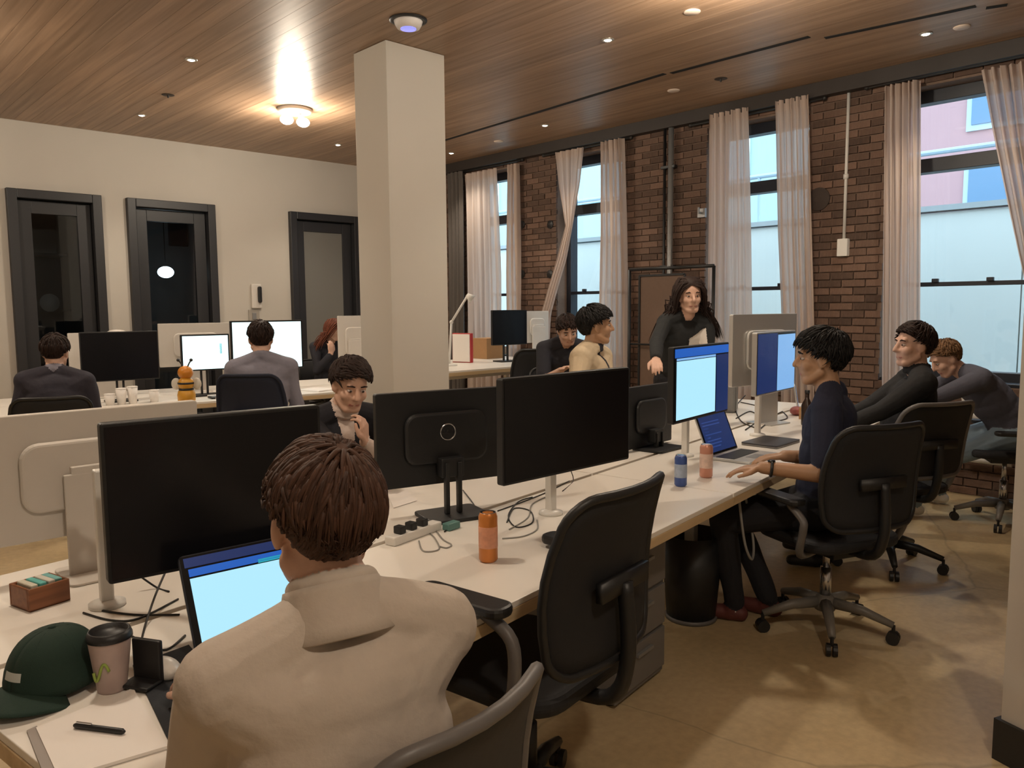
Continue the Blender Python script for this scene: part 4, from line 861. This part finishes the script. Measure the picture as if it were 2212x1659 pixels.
def hair_mesh(style, seed, n, length, lift=.010, part=None, thick=.0075):
    """style: flow(dir)->tangent wish; hair in head space"""
    rd = random.Random(seed); mb = MB()
    def limit(x, y): return float(np.interp(y, (-1,-.45,-.12,.25,.6,1), (-.93,-.78,-.10,.02,.28*style.get('front',1)+.06,.62*style.get('front',1)))) if not style.get('long') else (-.93+.55*(y+1) if y < 0 else (-.38+style.get('front',1.0)*y*1.02))
    def surf(dv, off): return HC+Vector((dv.x*(HR.x+off), dv.y*(HR.y+off), dv.z*(HR.z+off)))
    # scalp cap
    def capf_(u, v):
        a = 2*PI*u; y_ = math.sin(a); zl = limit(math.cos(a), y_*.9); zl = max(-.9,min(.85,zl)); th0 = math.asin(zl)
        th_ = th0+(PI/2-th0)*v; dv = Vector((math.cos(th_)*math.cos(a), math.cos(th_)*math.sin(a), math.sin(th_))); return surf(dv, .004+style.get('vol',.006)*min(1,v*4))
    mb.grid(capf_, 40, 14)
    crown = Vector((style.get('cx',.1),-.45,.88)).normalized(); k = 0; tries = 0
    while k < n and tries < n*8:
        tries += 1
        zz = rd.uniform(-.9,1); a = rd.uniform(0,2*PI); rr_ = math.sqrt(1-zz*zz); dv = Vector((rr_*math.cos(a), rr_*math.sin(a), zz))
        if zz < limit(dv.x, dv.y)+.02: continue
        k += 1
        L = length*rd.uniform(.7,1.15)*(1 if style.get('long') else (.62 if zz < .1 and dv.y > -.3 else 1))
        flow = (dv-crown*dv.dot(crown)); flow = flow.normalized() if flow.length > 1e-3 else Vector((1,0,0))
        if style.get('long'): flow = Vector((math.copysign(1,dv.x-style.get('px',0)),-.25,-.6))
        if style.get('fringe') and dv.y > .15 and zz > .25: flow = flow*.5+Vector(style['fringe'])
        flow += Vector((rd.gauss(0,.12),rd.gauss(0,.12),rd.gauss(0,.08)))*style.get('mess',1)
        p = surf(dv, .003); pts = [p]; steps = 7; cur = dv.copy(); pos = p
        up = lift*rd.uniform(.3,1.4)*(1 if zz > .15 or style.get('long') else .35)+style.get('vol',.006)*(1 if zz > 0 else .7)
        for s_ in range(steps):
            q = pos-HC; nr = Vector((q.x/HR.x**2,q.y/HR.y**2,q.z/HR.z**2)).normalized()
            tg = flow-nr*flow.dot(nr); tg = tg.normalized() if tg.length > 1e-4 else Vector((0,0,-1))
            if style.get('long') or s_ > 3: tg = (tg+Vector((0,0,-.25 if not style.get('long') else -1.2*s_/3))).normalized()
            pos = pos+tg*(L/steps)
            q = pos-HC; sc = math.sqrt((q.x/(HR.x+up))**2+(q.y/(HR.y+up))**2+(q.z/(HR.z+up))**2)
            if sc < 1: pos = HC+q/sc
            elif not style.get('long') and s_ < 5: pos = HC+q/(1+(sc-1)*.55)
            if style.get('long') and pos.z < -.02:
                if pos.y > .035: pos.y = .035+(pos.y-.035)*.6
                if abs(pos.x) < .06 and pos.y > -.04: pos.x = math.copysign(.066, pos.x if abs(pos.x) > 1e-3 else rd.uniform(-1,1))
            pts.append(pos.copy())
        tube_lock(mb, pts, thick*rd.uniform(.7,1.25))
    return mb
SHORT = dict(front=.95, vol=.008, fringe=(.5,.3,.1))
def person(label, pos, face, P):
    """P: pose dict. local frame: sitter looks along +y, +x is the sitter's right. Targets in world space."""
    g = P.get
    k = g('k',1.0); seat = g('seat',.47); stand = g('stand',False)
    B = Body(); top, leg, sk, shoe = g('top'), g('leg'), g('skin'), g('shoe', BLACKP)
    lean = g('lean',.1); side = g('side',0.)
    Tm = (Matrix.Rotation(side,3,'Y') @ Matrix.Rotation(-lean,3,'X'))
    ch = g('hunch',0.)      # extra bend of the upper spine
    Tu = Matrix.Rotation(side,3,'Y') @ Matrix.Rotation(-(lean+ch),3,'X')
    hy, hp, hr_ = g('head',(0,0,0)); HRm = Matrix.Rotation(hy,3,'Z') @ Matrix.Rotation(hr_,3,'Y') @ Matrix.Rotation(-hp,3,'X')
    up_ = Tm @ Vector((0,0,.22*k))+Tu @ Vector((0,.007,.347*k))+HRm @ Vector((0,.025,.085))      # pelvis to head centre
    Rw = Matrix.Rotation(face-PI/2,3,'Z'); hw = Vector(pos); q_ = hw-Rw @ up_        # pos: where the head centre is
    root = thing('person', label, 'person', (q_.x,q_.y,0), face-PI/2); seat = q_.z-.10
    RI = Matrix.Rotation(-(face-PI/2),4,'Z') @ Matrix.Translation((-q_.x,-q_.y,0))
    pel = Vector((0,0,q_.z))
    waist = pel+Tm @ Vector((0,0,.14*k)); chest = waist+Tm @ Vector((0,0,.08*k))+Tu @ Vector((0,0,.10*k)); nb_ = chest+Tu @ Vector((0,-.005,.185*k))
    bulk = g('bulk',1.0); sw = g('sw',.175)*k
    B.ell(pel, (.165*bulk,.125,.12), None, leg); B.ell(pel+Tm@Vector((0,0,.07)), (.16*bulk,.122,.11), Tm, top)
    B.ell(waist, (.158*bulk,.120*bulk,.17), Tm, top); B.ell((waist+chest)/2, (.165*bulk,.122*bulk,.17), Tm, top); B.ell((pel+waist)/2, (.163*bulk,.124,.15), Tm, top); B.ell(chest, (.168*bulk,.118*bulk,.17), Tu, top); B.ell(chest+Tu@Vector((0,-.02,.07)), (.165*bulk,.10,.11), Tu, top)
    shd = []
    for s in (1,-1):
        sh_ = g('shr' if s == 1 else 'shl', (0,0,0)); S_ = nb_+Tu @ (Vector((s*sw,.0,-.055*k))+Vector(sh_)); shd.append(S_)
        B.cap(nb_+Tu@Vector((s*.045,-.01,-.005)), .058*bulk, S_, .068*bulk, top); B.cap(chest+Tu@Vector((s*.06,-.01,.06)), .095*bulk, S_, .066*bulk, top)
    # head
    neckv = Tu @ Vector((0,.012,.062*k)); hc = nb_+neckv+HRm @ Vector((0,.025,.085))
    def hd(v): return hc+HRm @ Vector(v)
    hs = g('hs',1.)
    B.cap(nb_+Tu@Vector((0,.004,.018)), .056, hd((0,-.025,-.06)), .053, sk)
    B.ell(hd((0,-.012,.032)), (.0735*hs,.095*hs,.089*hs), HRm, sk); B.ell(hd((0,.022,-.035)), (.060,.066,.082), HRm, sk)
    B.cap(hd((-.022,.055,-.092)), .022, hd((.022,.055,-.092)), .022, sk); B.cap(hd((-.034,.068,.034)), .016, hd((.034,.068,.034)), .016, sk)
    B.cap(hd((0,.082,.022)), .010, hd((0,.104,-.022)), .0135, sk); B.cap(hd((-.012,.088,-.026)), .009, hd((.012,.088,-.026)), .009, sk)
    for s in (-1,1):
        B.ell(hd((s*.036,.052,-.022)), (.028,.03,.03), HRm, sk); B.ell(hd((s*.074,-.006,-.004)), (.011,.021,.032), HRm @ Matrix.Rotation(s*.35,3,'Z'), sk); B.cap(hd((s*.05,.0,-.055)), .022, hd((s*.028,.045,-.088)), .022, sk)
    B.cap(hd((-.019,.0765,-.062)), .0075, hd((.019,.0765,-.062)), .0075, LIPS)
    if g('collar'):
        cm2 = g('collar')
        for zz_, rr_ in ((.012,.060),(.034,.058))+(((.052,.057),) if g('funnel') else ()): B.limb([nb_+Tu@Vector((rr_*math.cos(t),.004+rr_*math.sin(t),zz_-.010*math.sin(t))) for t in [2*PI*q/12 for q in range(13)]], [.016]*13, cm2)
    # arms
    slv = g('sleeve','long'); cuff = g('cuff', top)
    for s, nm in ((1,'r'),(-1,'l')):
        S_ = shd[0 if s == 1 else 1]; tgt = g(nm+'h')
        T_ = RI @ Vector(tgt) if tgt is not None else pel+Vector((s*.17,.30,.06))
        pole = Vector(g('pole'+nm, (s*.5,-.5,-1.)))
        el, wr = ik(S_, T_, .285*k, .255*k, pole)
        fd = (wr-el).normalized()
        if slv == 'long': B.limb([S_,el,wr-fd*.02], [.064*bulk,.050,.036], top)
        else:
            mid = S_+(el-S_)*.78; B.limb([S_,mid], [.066*bulk,.062], top); B.limb([S_+(el-S_)*.5,el,wr], [.045,.040,.028], sk)
        B.cap(wr-fd*.03, .027, wr+fd*.004, .024, sk)
        hv = g('hd'+nm); hv = (RI.to_3x3() @ Vector(hv)) if hv is not None else fd
        pn_ = g('palm'+nm); pn_ = (RI.to_3x3() @ Vector(pn_)) if pn_ is not None else Vector((0,0,-1))
        hand(B, wr, hv, pn_, -s, sk, g('curl'+nm,.35))
        if g('watch') == nm:
            wp = wr-fd*.035; m = MB(); uu = fd.orthogonal().normalized(); vv = fd.cross(uu); m.tube([wp+(uu*math.cos(t)+vv*math.sin(t))*.031 for t in [2*PI*q/20 for q in range(20)]], .007, 6, closed=True); wo = m.build('watch', BLACKP, root, True); MB().ell(wp+Vector((0,0,.033)), (.017,.017,.006)).build('watch_face', DARKBLACK, wo, True)
    # legs
    for s, nm in ((1,'r'),(-1,'l')):
        hip = pel+Vector((s*.09*bulk,.01,-.02)); ft = g('f'+nm)
        if stand: ank = (RI @ Vector(ft)) if ft is not None else Vector((s*.1,g('py',0)-.02,.09)); kn, ank = ik(hip, ank, .43*k, .42*k, Vector((0,1,0)))
        else:
            ank = (RI @ Vector(ft)) if ft is not None else Vector((s*.13,.40,.09)); kn, ank = ik(hip, ank, .42*k, .42*k, Vector((s*.25,1,.8)))
        B.limb([hip,kn,ank], [.092*bulk,.064,.047], leg); B.cap(ank, .036, ank-Vector((0,0,.03)), .036, g('sock', shoe))
        fdv = kn-hip; fdv.z = 0; fdv = fdv.normalized() if fdv.length > .05 else Vector((0,1,0))
        hl = ank+Vector((0,0,-.052))-fdv*.03; B.limb([hl, hl+fdv*.10, hl+fdv*.185], [.038,.036,.030], shoe); B.cap(ank, .04, hl+fdv*.05, .04, shoe)
    vox = g('vox',.007); me = remesh(B.mesh(), vox, g('smooth',5))
    n = len(me.polygons); C_ = np.empty(n*3); me.polygons.foreach_get('center', C_); C_ = C_.reshape(-1,3); N_ = np.empty(n*3); me.polygons.foreach_get('normal', N_); N_ = N_.reshape(-1,3)
    D = B.dist(C_); mats = []; idx = []
    for q in B.pr:
        m_ = q[-1]
        if m_ not in mats: mats.append(m_)
        idx.append(mats.index(m_))
    mi = np.array(idx)[np.argmin(D, axis=0)]
    if g('paint'):
        Lc = (C_-np.array(chest)) @ np.array(Tu)     # torso space
        for (fn, m_) in g('paint'):
            if m_ not in mats: mats.append(m_)
            sel = fn(Lc, N_ @ np.array(Tu)) & (mi == mats.index(top)); mi[sel] = mats.index(m_)
    # soft folds in the clothes
    cl = np.array([m_.name.startswith('cloth') for m_ in mats])[mi]
    nl = len(me.loops); lv = np.empty(nl, dtype=np.int64); me.loops.foreach_get('vertex_index', lv); lt = np.empty(n, dtype=np.int64); me.polygons.foreach_get('loop_total', lt)
    nv = len(me.vertices); vm = np.zeros(nv); np.maximum.at(vm, lv, np.repeat(cl,lt).astype(float)); vm2 = np.ones(nv); np.minimum.at(vm2, lv, np.repeat(cl,lt).astype(float)); vm *= vm2
    co = np.empty(nv*3); me.vertices.foreach_get('co', co); co = co.reshape(-1,3); no = np.empty(nv*3); me.vertices.foreach_get('normal', no); no = no.reshape(-1,3)
    sd = g('seed',1)*1.7; x_, y_, z_ = co.T
    wr_ = np.sin(9*x_+14*z_+sd+2*np.sin(7*y_+5*z_))+.8*np.sin(17*z_-13*x_+9*y_+2*sd+1.5*np.sin(6*x_+3*sd))+.6*np.sin(25*y_+21*z_+sd*3+2*np.sin(11*x_))
    me.vertices.foreach_set('co', (co+no*(g('fold',.0038)*wr_*vm)[:,None]).ravel()); me.update()
    me.materials.clear()
    for m_ in mats: me.materials.append(m_)
    me.polygons.foreach_set('material_index', mi.astype(np.int32)); me.polygons.foreach_set('use_smooth', [True]*n); me.update(); me.name = 'body'
    bo = bpy.data.objects.new('body', me); COL.objects.link(bo); bo.parent = root
    HM = Matrix.Translation(hc) @ HRm.to_4x4()
    if g('funnel'):      # stand-up knitted collar
        def cf(u, v):
            t = 2*PI*u; r_ = .098-.026*v**.6; return nb_+Tu @ Vector((r_*math.cos(t), .002+r_*.95*math.sin(t), -.030+.082*v**.8-.012*math.sin(t)))
        MB().grid(cf, 36, 6).build('collar', g('funnel'), root, True, solid=.008)
    hm_ = g('hair'); o = hair_mesh(g('style',SHORT), g('seed',1), g('nh',320)*2, g('hlen',.06), g('lift',.007), thick=g('ht',.0055)).build('hair', hm_, root, True); o.matrix_local = HM @ Matrix.Diagonal((hs,hs,hs,1))
    if g('face',True):
        for s in (-1,1):
            e_ = MB(); e_.ell((s*.031,.0712,.008),(.0125,.0115,.0062),14,10); eo = e_.build('eye', EYEW, bo, True); eo.matrix_local = HM
            e_ = MB(); e_.ell((s*.031,.0815,.0075),(.0062,.0026,.0052),10,6); eo2 = e_.build('iris', IRIS, bo, True); eo2.matrix_local = HM
            e_ = MB(); e_.tube([(s*.014,.084,.030),(s*.03,.086,.035),(s*.05,.074,.030)],[.003,.0045,.0025],6); eb = e_.build('eyebrow', hm_, bo, True); eb.matrix_local = HM
    if g('chair'):
        cl, kw = g('chair'); kw = dict(kw); off = Rw @ Vector((0,kw.pop('dy',.03),0)); fa = kw.pop('face', face); kw.setdefault('seat', min(.62,seat-.012)); chair(cl, q_.x+off.x, q_.y+off.y, fa, **kw)
    print(label[:40], 'seat %.2f' % seat, 'at', [round(v,2) for v in q_], 'desk', [round(v,2) for v in loc(q_)])
    return root, hc, HRm, nb_, Tu, bo
def hairmat(n, c): return mat('hair '+n, c, .62, spec=.25, noise=.5, nscale=60, rand=.35)
LS = skin('light', (.62,.38,.28)); MS = skin('medium', (.47,.27,.175)); TS = skin('tan', (.42,.24,.14))
BR = hairmat('brown', (.060,.028,.017)); DB = hairmat('dark brown', (.022,.011,.008)); BK = hairmat('black', (.008,.007,.007)); LB = hairmat('light brown', (.16,.085,.040)); RB = hairmat('red brown', (.13,.04,.022))
TAUPE = cloth('taupe sweater', (.50,.43,.365)); NAVY = cloth('navy T-shirt', (.014,.017,.040)); BLK = cloth('black sweater', (.010,.010,.011)); GREYB = cloth('grey blue sweater', (.075,.075,.10)); DKJ = cloth('dark jacket', (.014,.014,.020)); PINKS = cloth('pale shirt', (.66,.54,.48)); TANJ = cloth('tan jacket', (.55,.44,.30)); GREYS = cloth('grey shirt', (.23,.22,.27)); DKN = cloth('dark navy sweater', (.030,.027,.040)); JEAN = cloth('blue jeans', (.20,.27,.33)); DKT = cloth('dark trousers', (.012,.012,.016)); BLKJ = cloth('black jacket', (.012,.013,.014)); DKTEE = cloth('charcoal T-shirt', (.018,.018,.026))
def vee(w, z0, y0=0.):      # open front of a jacket: triangle widening upward, in torso space
    return lambda c, n: (c[:,1] > y0) & (np.abs(c[:,0]) < w*np.clip((c[:,2]-z0)/.28,0,1.2)) & (c[:,2] > z0)


LONG = dict(front=.95, vol=.008, long=True, px=.0, mess=.7)
# 1 the man in the taupe sweater, back to the camera
person('man with brown hair in a taupe sweater seen from behind at the front desk', dep(697,1128,1.27), ang(80), dict(top=TAUPE, leg=DKT, skin=LS, hair=BR, collar=TAUPE, lean=.0, hunch=.24, bulk=1.04, sw=.172, head=(-.02,.05,.03), vox=.0055, nh=1300, hlen=.075, lift=.007, ht=.0038, seed=3, style=dict(front=.9,vol=.010,mess=.9,cx=.15), funnel=TAUPE,
    lh=onz(478,1478,.79), hdl=(-.12,1,-.1), rh=A(.80,.14,.79), polel=(-.45,-.25,-1), poler=(.6,-.3,-1), curll=.4, smooth=6))
a, q = onz(1112,1436,.885), onz(790,1640,.885); d = a-q; fa = math.atan2(d.y,d.x)+PI/2; mid = (a+q)/2+Vector((math.cos(fa),math.sin(fa),0))*.26
chair('grey rimmed mesh office chair of the man in the taupe sweater', mid.x, mid.y, fa, seat=.42, top=.90, rim=GREYRIM, mesh=GREYMESH, arms=None, bw=max(.46,min(.56,d.length)))
# 2 the man looking down at the opposite desk
person('man in a dark jacket and pale shirt looking down, chin on hand', dep(757,834,3.7), ang(-98), dict(top=DKJ, leg=DKT, skin=LS, hair=DB, collar=PINKS, lean=.22, hunch=.15, head=(-.02,.34,-.08), vox=.0055, nh=500, hlen=.055, seed=5, style=dict(front=.85,vol=.014,fringe=(-.6,.4,.2)), paint=[(vee(.055,-.06),PINKS)],
    lh=dep(788,955,3.55), hdl=(-.1,-.15,1), palml=(-.5,.6,0), rh=A(1.72,1.12,.79), polel=(-.6,.3,-1), curll=.7,
    chair=('black office chair of the man looking down', dict(top=.95, arms=None))))
# 3 and 4 back desk
person('man in a dark sweater seen from behind at the left of the back desk', dep(120,762,5.5), ang(72), dict(top=DKN, leg=DKT, skin=LS, hair=DB, collar=GREYS, lean=.12, hunch=.1, head=(-.25,.1,0), vox=.008, nh=260, bulk=1.12, seed=8, face=False,
    chair=('black office chair of the man in the dark sweater at the back', dict(top=.93, arms=None, bw=.5))))
person('man in a grey shirt before the bright monitors, seen from behind', dep(563,733,5.6), ang(62), dict(top=GREYS, leg=DKT, skin=LS, hair=DB, collar=GREYS, lean=.05, hunch=.08, head=(.05,.05,0), vox=.008, nh=260, bulk=1.08, seed=9, face=False,
    chair=('navy office chair of the man in the grey shirt', dict(face=ang(48), top=1.06, arms=None, rim=NAVYF, mesh=NAVYF, fab=NAVYF, bw=.46))))
# 5 person with long red-brown hair by the pillar
person('person with long red-brown hair in a dark top beside the pillar', dep(722,713,8.9), ang(-95), dict(top=DKTEE, leg=DKT, skin=LS, hair=RB, lean=.2, hunch=.1, head=(.5,.25,0), vox=.009, nh=260, hlen=.34, style=LONG, seed=10, bulk=.9,
    rh=dep(715,765,8.75), hdr=(0,0,1), palmr=(0,1,0), chair=('black office chair of the person with red-brown hair', dict(arms=None, top=.9))))
# 6 tan jacket
person('man with black hair in a tan jacket turning to the woman in black', dep(1289,706,5.1), ang(-70), dict(hs=1.06, top=TANJ, leg=DKT, skin=TS, hair=BK, collar=TANJ, lean=.02, head=(.50,-.05,0), vox=.0055, nh=520, hlen=.05, seed=12, bulk=1.16, sw=.185, style=dict(front=.8,vol=.012,mess=1.3), paint=[(vee(.045,-.02),DKTEE)],
    lh=A(3.75,1.25,.80), rh=A(3.3,1.25,.80), chair=('black office chair of the man in the tan jacket', dict(arms=None, top=.98))))
# 7 bent over behind him
person('person in a charcoal T-shirt bending down behind the tan jacket', dep(1226,714,6.45), ang(-125), dict(top=DKTEE, leg=DKT, skin=LS, hair=DB, sleeve='short', lean=.35, hunch=.25, head=(.0,.5,.1), vox=.008, nh=280, seed=14, style=dict(front=.85,vol=.01),
    rh=dep(1212,800,6.3), lh=dep(1262,810,6.25), chair=('black office chair of the person bending down', dict(arms=None, top=.95))))
# 8 standing woman
LOGO = mat('white chest print', (.74,.68,.62), .8)
w8 = person('woman with long dark hair in a black jacket leaning over the desk', dep(1490,641,5.65), ang(-122), dict(stand=True, top=BLKJ, leg=DKT, skin=LS, hair=DB, lean=.36, hunch=.05, head=(-.12,.06,.04), vox=.0055, nh=620, hlen=.40, style=dict(front=.95,vol=.008,long=True,px=-.01,mess=.6), ht=.005, seed=15, bulk=.98, sw=.165, k=.98, hs=1.09,
    rh=dep(1412,796,5.2), hdr=(-.55,-.5,-.35), poler=(1,-.3,-.5), lh=A(4.75,1.1,.80), polel=(-1,-.3,-.4), paint=[(lambda c, n: (c[:,1] > .04) & (c[:,0] > -.13) & (c[:,0] < .0) & (c[:,2] > -.04) & (c[:,2] < .05-.5*c[:,0]), LOGO)]))
# 9 navy T-shirt
person('man with black hair in a navy T-shirt typing on the dark laptop', dep(1770,777,3.55), ang(112), dict(top=NAVY, leg=DKT, skin=TS, hair=BK, sleeve='short', lean=-.16, hunch=.24, head=(.16,.02,0), vox=.0055, nh=700, hlen=.06, lift=.012, ht=.005, seed=18, style=dict(front=.8,vol=.016,mess=1.3,cx=-.1), bulk=1.02, watch='l', shoe=mat('dark red shoe', (.12,.03,.025), .6), sock=mat('white sock', (.6,.56,.5), .8),
    lh=onz(1648,1010,.80), hdl=(-.45,.85,-.12), rh=onz(1695,985,.80), hdr=(-.5,.8,-.12), polel=(-.35,.25,-1), curll=.3, fl=onz(1585,1300,.09), fr=onz(1660,1290,.09),
    chair=('black mesh office chair of the man in the navy T-shirt', dict(face=ang(68), top=1.0, bw=.52, base=BASEG, arms=.66, dy=-.03))))
# 10 black sweater
person('man in a black sweater in profile at the right desk', dep(1972,748,4.4), ang(122), dict(top=BLK, leg=DKT, skin=LS, hair=DB, collar=BLK, lean=-.30, hunch=.2, head=(.33,-.02,0), vox=.0055, nh=520, hlen=.065, seed=20, style=dict(front=.9,vol=.010,fringe=(.5,.2,.4),cx=.0), bulk=1.08,
    lh=A(3.80,.02,.79), rh=A(4.12,.10,.79), chair=('mesh office chair with tan rim of the man in the black sweater', dict(face=ang(66), top=.98, bw=.52, rim=GREYRIM, dy=.02, lean=.16))))
# 11 hunched man with jeans
person('man in a grey-blue sweater and jeans hunched over the desk by the window', dep(2043,776,5.35), ang(128), dict(top=GREYB, leg=JEAN, skin=LS, hair=LB, lean=.50, hunch=.35, head=(.1,.55,0), vox=.0065, nh=320, hlen=.04, seed=22, bulk=1.1, shoe=SHOEW, lh=A(5.12,.05,.79), rh=A(5.45,.10,.79), fl=onz(1975,1085,.10), fr=onz(2030,1060,.10),
    chair=('black office chair of the hunched man in jeans', dict(face=ang(120), top=1.0, bw=.5, base=BASEG))))
# far empty chair at the high desk
q_ = dep(1130,770,7.7); chair('empty black office chair at the high desk beyond the pillar', q_.x, q_.y, ang(70), seat=.56, top=1.10, arms=None, bw=.46)
